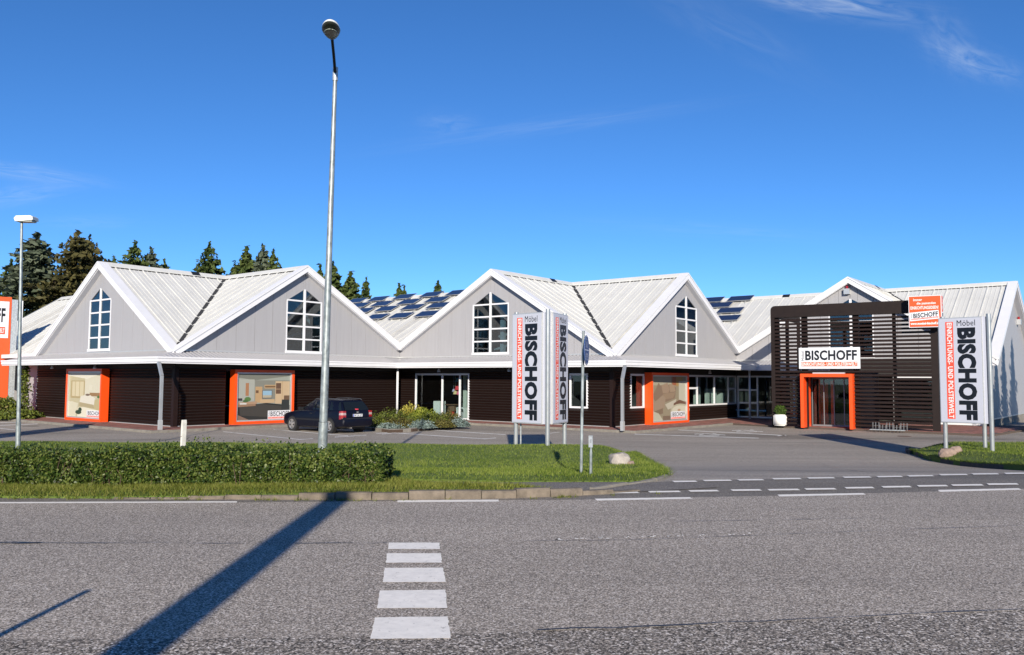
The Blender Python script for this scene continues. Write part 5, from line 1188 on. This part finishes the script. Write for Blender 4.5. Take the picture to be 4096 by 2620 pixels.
# poles behind the viewer, known by the shadows they throw on the road
tag(MB().tube([Vector((-2.12, -2.5, .3)), Vector((-2.12, -2.5, 5.72))], [.185, .185], 20).build('round_post', M_galvpole, loc=(-2.12, -2.5, .5)), 'thick round post behind the viewer that throws the broad shadow over the road', 'post')
tag(MB().tube([Vector((-3.22, 2.3, .3)), Vector((-3.18, 2.3, 2.12))], [.035, .03], 10).build('marker_pole', M_galv, loc=(-3.2, 2.3, .6)), 'thin post left of the viewer that throws the narrow shadow at lower left', 'post')

# ------------------------------------------------------------------ the parked estate car
def make_car(loc, yaw):
    R = Matrix.Rotation(yaw, 3, 'Z'); L_ = Vector(loc)
    w = lambda x, y, z: L_ + R @ Vector((x, y, z))
    car = thing('parked_car', L_, 'dark navy estate car parked in front of the living room poster', 'car')
    # body loft: x, zbottom, ztop, half width, shoulder drop
    st = [(-2.25, .36, .60, .70), (-2.235, .31, .63, .79), (-2.19, .29, .645, .825), (-2.17, .28, .90, .815), (-2.13, .27, .985, .825), (-1.95, .25, .99, .845), (-1.5, .22, .985, .855), (-.8, .20, .975, .86), (.0, .20, .965, .86), (.7, .20, .955, .86),
          (.95, .20, .935, .858), (1.25, .21, .905, .855), (1.6, .22, .86, .845), (1.9, .24, .80, .82), (2.08, .27, .74, .77), (2.18, .30, .66, .70), (2.235, .36, .56, .60)]
    mb = MB(); n = 0
    for (x, zb, zt, hw) in st:
        sec = [(hw*.80, zb), (hw*.965, zb+.05), (hw, zb+(zt-zb)*.30), (hw*1.0, zb+(zt-zb)*.55), (hw*.985, zb+(zt-zb)*.80), (hw*.955, zt-.035), (hw*.90, zt-.006), (hw*.55, zt+.012)]
        sec = [(y, z) for y, z in sec] + [(0, zt+.018)] + [(-y, z) for y, z in reversed(sec)]
        n = len(sec); mb.v += [tuple(w(x, y, z)) for y, z in sec]
    for i in range(len(st)-1):
        for k in range(n-1): mb.f.append((i*n+k, i*n+k+1, (i+1)*n+k+1, (i+1)*n+k)); mb.m.append(0)
        mb.f.append((i*n+n-1, i*n, (i+1)*n, (i+1)*n+n-1)); mb.m.append(0)
    mb.f.append(tuple(range(n))); mb.m.append(0); mb.f.append(tuple(range((len(st)-1)*n, len(st)*n))); mb.m.append(0)
    body = mb.build('body', M_car, car); smooth_angle(body, 38)
    # greenhouse
    def xr(z): t = max(0.0, (z-.96)/(1.42-.96)); return -2.115+.36*t**1.3
    def xf(z): t = (z-.95)/(1.42-.95); return .98-.92*t
    lv = [(.955, .775), (1.10, .745), (1.25, .700), (1.36, .655), (1.405, .60), (1.432, .48)]
    mb = MB(); m_ = 9
    for (z, hw) in lv:
        a, b = xr(min(z, 1.40)), xf(min(z, 1.42)); pts = []
        for k in range(m_): t = k/(m_-1); x = a+(b-a)*t; zz = z + (0.02*math.sin(PI*t) if z > 1.3 else 0); pts.append((x, hw*(1-.10*abs(2*t-1)**4), zz))
        pts += [(x, -y, z_) for x, y, z_ in reversed(pts)]; mb.v += [tuple(w(*p)) for p in pts]
    k2 = 2*m_
    for i in range(len(lv)-1):
        for k in range(k2): mb.f.append((i*k2+k, i*k2+(k+1) % k2, (i+1)*k2+(k+1) % k2, (i+1)*k2+k)); mb.m.append(0)
    top_ = (len(lv)-1)*k2
    for k in range(m_-1): mb.f.append((top_+k, top_+k+1, top_+k2-2-k, top_+k2-1-k)); mb.m.append(0)
    cab = mb.build('cabin', M_car, car); smooth_angle(cab, 30)
    M_cg = plain('tinted_car_glass', (.008, .011, .013), .08, spec=.4)
    def hwz(z):
        for (z0, h0), (z1, h1) in zip(lv, lv[1:]):
            if z0 <= z <= z1: return h0+(h1-h0)*(z-z0)/(z1-z0)
        return lv[-1][1]
    def side_pane(x00, x01, x10, x11, z0, z1, sgn, name='side_window'):
        mb = MB(); K = 5; P_ = []
        for j in range(K+1):
            t = j/K; z = z0+(z1-z0)*t
            for s_ in (x00+(x10-x00)*t, x01+(x11-x01)*t):
                tt = (s_-xr(min(z, 1.4)))/(xf(z)-xr(min(z, 1.4))); P_.append(w(s_, sgn*(hwz(z)*(1-.10*abs(2*tt-1)**4)+.008), z))
        for j in range(K): mb.poly([P_[2*j], P_[2*j+1], P_[2*j+3], P_[2*j+2]])
        return mb.build(name, M_cg, car)
    for sgn in (1, -1):
        side_pane(-1.98, -1.22, -1.80, -1.22, .995, 1.35, sgn); side_pane(-1.12, -.28, -1.12, -.30, .995, 1.365, sgn); side_pane(-.20, .80, -.20, .18, .99, 1.36, sgn)
        # door seams, handles, side strip, mirror, roof rail
        for x in (-1.17, -.24): MB().bar(w(x, sgn*.863, .30), w(x, sgn*.845, .95), .006, .008, R @ Vector((0, 1, 0))).build('door_seam', M_carblk, car)
        for x in (-1.02, -.10): MB().box(Fr(w(x, sgn*.845, .82), R @ Vector((1, 0, 0)), R @ Vector((0, sgn, 0))), 0, .16, 0, .02, -.02, .025).build('door_handle', M_carblk, car)
        MB().bar(w(-1.35, sgn*.862, .56), w(1.15, sgn*.862, .555), .012, .07, ZV).build('side_strip', M_carblk, car)
        mb = MB().box(Fr(w(.62, sgn*.80, .97), R @ Vector((1, 0, 0)), R @ Vector((0, sgn, 0))), -.04, .08, 0, .20, 0, .12); mb.build('mirror', M_carblk, car)
        rp = [w(-1.75, sgn*.585, 1.425), w(-1.66, sgn*.58, 1.475), (w(-.8, sgn*.58, 1.497)), w(-.05, sgn*.575, 1.475), w(.08, sgn*.57, 1.425)]
        MB().tube(rp, .014, 8).tube([w(-.85, sgn*.58, 1.43), w(-.85, sgn*.58, 1.495)], .014, 6).build('roof_rail', plain('rail_grey', (.06, .065, .075), .4), car)
        # tail lamp
        for (z0, z1, mt, nm) in ((.62, .70, M_tlred, 'tail_lamp'), (.70, .80, M_tlred, 'tail_lamp'), (.80, .90, M_tlwhite, 'tail_lamp_clear'), (.90, .975, M_tlred, 'tail_lamp')):
            xb = -2.192 if z1 < .66 else -2.175+.05*max(0, z0-.9)
            a = [w(xb-.012, sgn*.64, z0), w(xb-.008, sgn*.80, z0), w(xb+.06, sgn*.868, z0), w(xb+.20, sgn*.868, z0), w(xb+.1, sgn*.6, z0)]
            b = [w(xb-.006, sgn*.65, z1), w(xb-.002, sgn*.80, z1), w(xb+.06, sgn*.862, z1), w(xb+.17, sgn*.860, z1), w(xb+.1, sgn*.6, z1)]
            MB().prism(a, b).build(nm, mt, car)
    MB().prism([w(-2.245, -.83, .62), w(-2.245, .83, .62), w(-2.1, .868, .62), w(-2.1, -.868, .62)], [w(-2.235, -.83, .665), w(-2.235, .83, .665), w(-2.1, .866, .665), w(-2.1, -.866, .665)]).build('bumper_strip', M_carblk, car)
    # tailgate glass and windscreen
    def end_pane(xfun, z0, z1, y0, y1, off, name):
        mb = MB(); P_ = []
        for j in range(6):
            t = j/5; z = z0+(z1-z0)*t; hy = (y0+(y1-y0)*t)
            for y in (-hy, hy): P_.append(w(xfun(z)+off, y, z))
        for j in range(5): mb.poly([P_[2*j], P_[2*j+1], P_[2*j+3], P_[2*j+2]])
        return mb.build(name, M_cg, car)
    end_pane(xr, 1.0, 1.36, .66, .55, -.02, 'rear_window'); end_pane(xf, 1.0, 1.375, .68, .56, .02, 'windscreen')
    MB().tube([w(-2.17, -.05, 1.0), w(-2.13, .30, 1.03)], .008, 6).build('rear_wiper', M_carblk, car)
    tag(MB().tube([w(-1.96, -.02, 1.01), w(-1.96, -.02, 1.06)], .17, 14).build('parcel_cushion', plain('red_cushion', (.55, .03, .06), .7), car), 'red cushion behind the rear window')
    pf = Fr(w(-2.178, 0, 0), R @ Vector((0, -1, 0)), R @ Vector((-1, 0, 0)))
    MB().box(pf, -.26, .26, -.01, .018, .725, .835).build('number_plate', M_signw, car); MB().box(pf, -.258, -.215, .018, .020, .728, .832).build('plate_band', plain('plate_blue', (.02, .06, .45), .5), car)
    text_obj('NF CA 673', pf, -.195, .235, .745, .815, .021, M_black, car, bold=.02)
    MB().box(pf, -.04, .04, -.02, .012, .90, .93).build('badge', M_alu, car)
    # wheels
    for x in (-1.32, 1.32):
        for sgn in (1, -1):
            wh = bpy.data.objects.new('wheel', None); C.objects.link(wh); wh.parent = car
            def disc(r, y): return [w(x+r*math.cos(2*PI*k/28), sgn*y, .315+r*math.sin(2*PI*k/28)) for k in range(28)]
            MB().prism(disc(.36, .70), disc(.36, .8635)).build('wheel_arch', M_carblk, wh)
            mb = MB(); loops = [(.315, .70), (.315, .86), (.305, .885), (.22, .888), (.215, .87)]
            for a, b in zip(loops, loops[1:]):
                A, B = disc(*a), disc(*b)
                base = len(mb.v); mb.v += [tuple(p) for p in A]+[tuple(p) for p in B]
                for k in range(28): mb.f.append((base+k, base+(k+1) % 28, base+28+(k+1) % 28, base+28+k)); mb.m.append(0)
            mb.build('tyre', M_rubber, wh)
            MB().prism(disc(.216, .84), disc(.216, .855)).build('brake_disc', M_carblk, wh)
            mb = MB()
            A, B = disc(.218, .886), disc(.185, .880); base = len(mb.v); mb.v += [tuple(p) for p in A]+[tuple(p) for p in B]
            for k in range(28): mb.f.append((base+k, base+(k+1) % 28, base+28+(k+1) % 28, base+28+k)); mb.m.append(0)
            for k in range(5):
                a = 2*PI*k/5+.3; q = lambda r, da, y: w(x+r*math.cos(a+da), sgn*y, .315+r*math.sin(a+da))
                mb.prism([q(.02, -1, .87), q(.19, -.36, .87), q(.19, .36, .87), q(.02, 1, .87)], [q(.02, -1, .888), q(.19, -.30, .884), q(.19, .30, .884), q(.02, 1, .888)])
            mb.prism(disc(.06, .87), disc(.045, .894)); mb.build('rim', M_alloy, wh)
    MB().tube([w(-2.2, .35, .24), w(-1.9, .35, .26)], .03, 8).build('exhaust', M_alloy, car)
    MB().box(Fr(w(0, 0, 0), R @ Vector((1, 0, 0)), R @ Vector((0, 1, 0))), -1.9, 1.9, -.62, .62, .18, .5).build('underbody', M_carblk, car)
    return car
hd_ = -V; nl = Vector((-hd_.y, hd_.x, 0))                     # heading, left side
rw = on(T, 1324, 1733.5); fw = on(T, 1169, 1722)
mid_w = (rw+fw)/2; hdg = (fw-rw); hdg.z = 0; hdg = (hdg.normalized()*.5 + hd_*.5).normalized(); nl = Vector((-hdg.y, hdg.x, 0))
cc = mid_w - nl*.80; make_car((cc.x, cc.y, T(cc.x, cc.y)+.002), math.atan2(hdg.y, hdg.x))

# ------------------------------------------------------------------ hedge
hx0, hx1, hy0, hy1, hz0 = -12.0, -1.88, 12.02, 13.0, .62
def htop(x): return 1.16+.03*math.sin(x*2.1)+.025*math.sin(x*5.3+1)+.05*math.exp(-((x+4.1)/1.0)**2)
hedge = thing('hedge', (-6, 12.5, hz0), 'long clipped green hedge in front of the lawn at the left', 'hedge')
P = []
for _ in range(64000):
    x = random.uniform(hx0, hx1); r = random.random()
    if r < .58:   # front skin
        t = random.random(); z = hz0+.02+(htop(x)-hz0-.02)*t; y = hy0 + abs(random.gauss(0, .045)) + .03*math.sin(x*3+z*8)+.07*(1-min(1, t*3))**2
        if t < .18 and random.random() < .5: continue
    elif r < .90: y = random.uniform(hy0, hy1); z = htop(x)+.02*math.sin(x*7+y*9)-abs(random.gauss(0, .035))
    else: y = random.uniform(hy0+.05, hy1); z = random.uniform(hz0+.05, htop(x)-.03)
    P.append((x, y, z))
for _ in range(3500):  # right-hand end
    y = random.uniform(hy0, hy1); z = random.uniform(hz0+.05, htop(hx1)); P.append((hx1+random.gauss(0, .035)-.02, y, z))
for _ in range(420):   # stray shoots above the top
    x = random.uniform(hx0, hx1); y = random.uniform(hy0, hy1); h = random.uniform(.02, .13)*(1.5 if -5.2 < x < -3.2 else 1)
    for k in range(7): P.append((x+random.gauss(0, .012), y+random.gauss(0, .012), htop(x)+h*k/7))
P = np.array(P); P[:, :2] -= [-6, 12.5]; P[:, 2] -= hz0
o = link('foliage', leaf_mesh('foliage', P, .027, M_hedge, normal_bias=np.array([0, -.5, .35]), aspect=1.5), hedge)
o['kind'] = 'stuff'
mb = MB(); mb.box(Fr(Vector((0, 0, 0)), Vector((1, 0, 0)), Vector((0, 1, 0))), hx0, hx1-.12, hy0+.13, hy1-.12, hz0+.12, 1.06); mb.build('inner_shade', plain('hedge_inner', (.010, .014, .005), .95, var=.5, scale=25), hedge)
mb = MB()
for _ in range(420):
    x = random.uniform(hx0, hx1-.03); y = random.uniform(hy0+.02, hy0+.35); mb.tube([Vector((x, y, hz0-.05)), Vector((x+random.gauss(0, .04), y-random.uniform(0, .02), hz0+.2)), Vector((x+random.gauss(0, .08), y+random.gauss(0, .03), hz0+random.uniform(.3, .55)))], [.006, .005, .003], 4)
o = mb.build('stems', M_twig, hedge); o['kind'] = 'stuff'
strip('soil_strip', [(x, 13.05, 0) for x in (-12, -6, -1.85)], [(x, 11.98, 0) for x in (-12, -6, -1.85)], M_soil, .075, fn=lambda x, y: .6)

# ------------------------------------------------------------------ planted bed by the shop window
bed_px = [(1498, 1724), (1565, 1732), (1650, 1727), (1760, 1715), (1880, 1706)]
bp = [on(T, *q) for q in bed_px]; back = [W(u1-2.2, 6.0), W(u1-.3, 3.0), W(u1-.5, .2), W(8.0, .3), W(6.5, 2.0)]
mb = MB(); P_ = [Vector((p.x, p.y)) for p in bp]+[Vector((p.x, p.y)) for p in back]
mb.prism([Vector((p.x, p.y, -.2)) for p in P_], [Vector((p.x, p.y, .03)) for p in P_]); tag(mb.build('planting_bed', M_soil), kind='structure')
kerb_row(pv, [(p.x, p.y) for p in bp], .7, .12, .16, M_kerbg); kerb_row(pv, [(back[-1].x, back[-1].y), (bp[0].x, bp[0].y)], .7, .12, .16, M_kerbg)
def shrub(px, pytop, Y, rx, mat, label, name, leaf=.045, nleaf=2600, asp=1.8, up=.3, lift=0.0, ryf=.8, spiky=0.0):
    top_ = atY(px, pytop, Y); h = max(.2, top_.z-.02); loc = Vector((top_.x, Y, .02)); s = thing(name, loc, label, 'shrub')
    q = rng.normal(size=(nleaf, 3)); q /= np.linalg.norm(q, axis=1, keepdims=True); q[:, 2] = np.abs(q[:, 2])
    an = np.arctan2(q[:, 1], q[:, 0]); k = 1+.14*np.sin(an*3+px)+.10*np.sin(an*7+q[:, 2]*6+px)+.10*np.sin(q[:, 2]*9+an*5)
    rr = (0.55+.45*rng.random(nleaf)**.5)*k; q = q*rr[:, None]*[rx, rx*ryf, h*.92]; q += rng.normal(size=q.shape)*[.03, .03, .03]
    if spiky: m_ = rng.random(nleaf) < .3; q[m_, 2] += rng.random(m_.sum())*spiky
    q[:, 2] = np.maximum(q[:, 2], .02)
    link('foliage', leaf_mesh('foliage', q, leaf, mat, normal_bias=np.array([0, -.2, .5]), aspect=asp, up=up), s)
    mb = MB()
    for _ in range(7): a = random.uniform(0, 6.28); mb.tube([loc, loc+Vector((math.cos(a)*rx*.3, math.sin(a)*rx*.3, h*.5)), loc+Vector((math.cos(a)*rx*.6, math.sin(a)*rx*.6, h*.75))], [.018, .012, .006], 5)
    mb.build('stems', M_twig, s); return s
shrub(1530, 1652, 39.3, 1.0, M_shrub, 'dense green shrub just right of the car', 'shrub')
shrub(1580, 1634, 40.2, .95, M_shrub, 'taller green shrub left of the yellow bush', 'shrub')
shrub(1600, 1672, 38.3, .7, M_shrubr, 'reddish green shrub behind the left blue juniper', 'shrub')
shrub(1640, 1618, 41.3, .62, M_yellow, 'yellow-leaved bush in front of the shop window frame', 'yellow_bush', leaf=.05, spiky=.10)
shrub(1690, 1636, 40.6, .78, M_lime, 'lime green bush right of the yellow bush', 'lime_bush', leaf=.06, asp=3.5, up=1.2)
shrub(1675, 1664, 39.2, .95, M_shrub, 'green shrub in the middle of the planted bed', 'shrub')
shrub(1740, 1652, 39.8, .85, M_shrub, 'green shrub in front of the middle shop window', 'shrub')
shrub(1790, 1646, 40.6, .72, M_shrubr, 'reddish green shrub at the right end of the bed', 'shrub')
shrub(1765, 1678, 39.0, .6, M_shrubr, 'low reddish shrub between the two right blue junipers', 'shrub')
shrub(1560, 1692, 37.9, .62, M_blue, 'low blue juniper at the kerb nearest the car', 'juniper', leaf=.04, nleaf=1800)
shrub(1690, 1680, 38.2, .55, M_blue, 'rounded blue juniper in the middle of the kerb', 'juniper', leaf=.04, nleaf=2000)
shrub(1652, 1697, 38.0, .35, M_blue, 'smallest blue juniper left of the rounded one', 'juniper', leaf=.04, nleaf=900)
shrub(1838, 1672, 39.6, .50, M_blue, 'blue juniper at the right end of the bed', 'juniper', leaf=.04, nleaf=1800)
# shrubs at the left end of the building
for (px, py, Y, rx, mt, lb) in ((10, 1592, 46.5, 1.4, M_shrub, 'broad bush at the foot of the orange pylon'), (60, 1640, 45.0, 1.1, M_shrub, 'low bush right of the left lamp post foot'), (105, 1642, 46.5, .9, M_shrub, 'bush against the grey side wall'), (-60, 1600, 46, 1.6, M_shrubr, 'bush cut off by the left edge')):
    shrub(px, py, Y, rx, mt, lb, 'shrub', leaf=.09, nleaf=3000)
mb = MB(); q = []
base = atY(98, 1650, 46.9)
s = thing('climbing_plant', Vector((base.x, base.y, 0)), 'thin climbing plant on the grey side wall at the far left', 'climber')
for _ in range(900): z = random.uniform(0, 3.0); q.append((random.gauss(0, .22*(1-z/4)), random.gauss(0, .1), z))
link('foliage', leaf_mesh('foliage', q, .09, M_shrub), s); MB().tube([s.location, s.location+ZV*2.6], [.04, .02], 6).build('stem', M_twig, s)

# ------------------------------------------------------------------ conifers
def conifer(h, r, seed, mat, ragged=.25, dens=1.0):
    rd = random.Random(seed); P = []; Tn = []; mb = MB()
    lean = Vector((rd.gauss(0, .01), rd.gauss(0, .01), 0)); Nn = []
    z = h*.06; ga = 0
    while z < h*.985:
        t = z/h; L_ = r*(1-t)**.80*(.8+ragged*rd.random()*1.4)*(.75+.25*min(1, t/.15))*(1+.18*math.sin(z*2.1+seed)); nb = 6 if t < .9 else 3
        for b in range(nb):
            ga += 2.39996+rd.gauss(0, .2); Lb = L_*rd.uniform(.62, 1.12)+.12; d = Vector((math.cos(ga), math.sin(ga), 0)); side = Vector((-d.y, d.x, 0))
            rise = .55*t - .12; droop = .35+.1*rd.random()
            steps = max(3, int(Lb/(.20/dens)))
            for k in range(1, steps+1):
                f = k/steps; c = d*(Lb*f)+ZV*(z + Lb*(rise*f*1.3 - droop*f*f + .12*f**4)) + lean*z
                wdt = Lb*.34*(1-f*.75)*min(1, f*3)+.08
                for q in range(4):
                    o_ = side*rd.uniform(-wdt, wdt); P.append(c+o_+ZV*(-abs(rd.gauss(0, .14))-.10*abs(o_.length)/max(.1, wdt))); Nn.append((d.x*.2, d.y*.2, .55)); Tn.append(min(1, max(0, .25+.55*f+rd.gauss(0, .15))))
            mb.tube([ZV*z+lean*z, d*(Lb*.5)+ZV*(z+Lb*(rise*.65-droop*.25))+lean*z, d*(Lb*.95)+ZV*(z+Lb*(rise*1.2-droop*.9))+lean*z], [.05*(1-t)+.015, .03*(1-t)+.01, .008], 4)
        z += rd.uniform(.20, .34)*(.6+.8*(1-t))*max(.5, h/12)
    for k in range(14): P.append(Vector((rd.gauss(0, .05), rd.gauss(0, .05), h*.97+k*.05))+lean*h); Nn.append((0, 0, .2)); Tn.append(.6)
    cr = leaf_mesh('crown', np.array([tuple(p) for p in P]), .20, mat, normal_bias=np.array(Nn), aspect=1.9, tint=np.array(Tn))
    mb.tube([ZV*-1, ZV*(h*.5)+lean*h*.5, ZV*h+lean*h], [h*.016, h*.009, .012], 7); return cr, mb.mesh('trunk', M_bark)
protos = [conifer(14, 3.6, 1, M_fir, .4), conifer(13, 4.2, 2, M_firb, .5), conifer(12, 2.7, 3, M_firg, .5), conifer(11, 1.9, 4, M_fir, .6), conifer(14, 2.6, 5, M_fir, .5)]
PH_ = [14, 13, 12, 11, 14]
def tree(k, px, pytop, Y, label, wide=1.0, rot=0):
    tp = atY(px, pytop, Y); h = tp.z+.3; s = h/PH_[k]
    t = thing('spruce_tree', (tp.x, tp.y, -.2), label, 'conifer', 'conifers behind the store'); t.rotation_euler = (0, 0, rot); t.scale = (s*wide, s*wide, s)
    link('crown', protos[k][0], t); link('trunk', protos[k][1], t); return t
for i, a in enumerate([
    (0, 30, 1050, 72, 'dark conifer at the far left edge behind the orange pylon', 1.1), (2, 155, 953, 70, 'tall grey-green spruce beside the left lamp post', 1.7), (1, 315, 940, 69, 'broad brownish spruce above the leftmost roof slope', 1.25), (1, 375, 960, 73, 'bushy spruce leaning against the right of the brownish spruce', 1.0),
    (0, 235, 1090, 75, 'lower dark conifer between the two tall left spruces', 1.2), (0, 525, 976, 76, 'dark pointed spruce just right of the first gable top', 1.25), (0, 460, 1035, 80, 'lower dark spruce behind the first gable top', 1.2), (2, 611, 1012, 78, 'thin-topped spruce with ragged side branches near the first gable', 1.1), (4, 655, 1050, 80, 'low ragged conifer right of the thin-topped spruce', 1.1),
    (0, 824, 982, 80, 'dense dark spruce above the middle of the first roof', 1.15), (3, 938, 1064, 84, 'small spruce tip above the first roof valley', 1.0), (3, 990, 1006, 78, 'slim spruce, left of the trio above the second gable slope', 1.2), (2, 1055, 1000, 78, 'middle spruce of the trio above the second gable slope', 1.0), (0, 1092, 1010, 78, 'right spruce of the trio above the second gable slope', .9),
    (3, 1277, 1076, 84, 'spruce tip just left of the tall street lamp pole', .9), (3, 1331, 1066, 80, 'slim spruce just right of the tall street lamp pole', 1.35), (3, 1407, 1104, 80, 'slim spruce above the left end of the solar roof', 1.3), (4, 1460, 1121, 80, 'dense small spruce above the left solar panels', .8),
    (3, 1595, 1150, 95, 'tiny spruce tip left of the middle of the solar roof ridge', .9), (3, 1614, 1157, 96, 'tiny lower spruce tip next to the other tip over the solar ridge', .9), (3, 1753, 1138, 95, 'small spruce tip over the right part of the solar ridge', 1.1)]):
    tree(a[0], a[1], a[2], a[3], a[4], a[5], rot=i*1.3)
# trees right of the picture that shade the end gable
for i, (x, y, k, s, lb) in enumerate(((26.0, 36.2, 3, .60, 'slim tree right of the picture that shades the end gable'), (27.6, 36.8, 4, .58, 'taller slim tree right of the picture beside the end gable'), (29.6, 38.5, 4, .62, 'broader spruce right of the picture beside the end gable'), (25.4, 35.6, 0, .36, 'young spruce right of the picture beside the end gable'))):
    t = thing('spruce_tree', (x, y, -.2), lb, 'conifer', 'conifers right of the picture'); t.scale = (s, s, s); t.rotation_euler = (0, 0, i); link('crown', protos[k][0], t); link('trunk', protos[k][1], t)

for i in range(22):
    x = -78+i*7.4+random.uniform(-1.5, 1.5); k = i % 3; s_ = random.uniform(.95, 1.2)
    t = thing('spruce_tree', (x, -58-random.uniform(0, 8), 0), 'conifer in the row across the road behind the viewer', 'conifer', 'conifers behind the viewer'); t.scale = (s_*1.35, s_*1.35, s_*.9); t.rotation_euler = (0, 0, i)
    link('crown', protos[k][0], t); link('trunk', protos[k][1], t)
# ------------------------------------------------------------------ small litter: drain cover, stones, leaves
p = on(T, 3617, 1745.5); tag(MB().tube([Vector((p.x, p.y, p.z-.02)), Vector((p.x, p.y, p.z+.008))], .28, 20).build('manhole_cover', plain('rusty_iron', (.09, .05, .035), .7), loc=p), 'rusty round manhole cover in front of the pergola', 'manhole cover')
p = on(T, 122, 1705); tag(MB().tube([Vector((p.x, p.y, p.z-.02)), Vector((p.x, p.y, p.z+.008))], .35, 20).build('manhole_cover', plain('dull_iron', (.10, .095, .09), .7), loc=p), 'grey round manhole cover between the left parking bay lines', 'manhole cover')
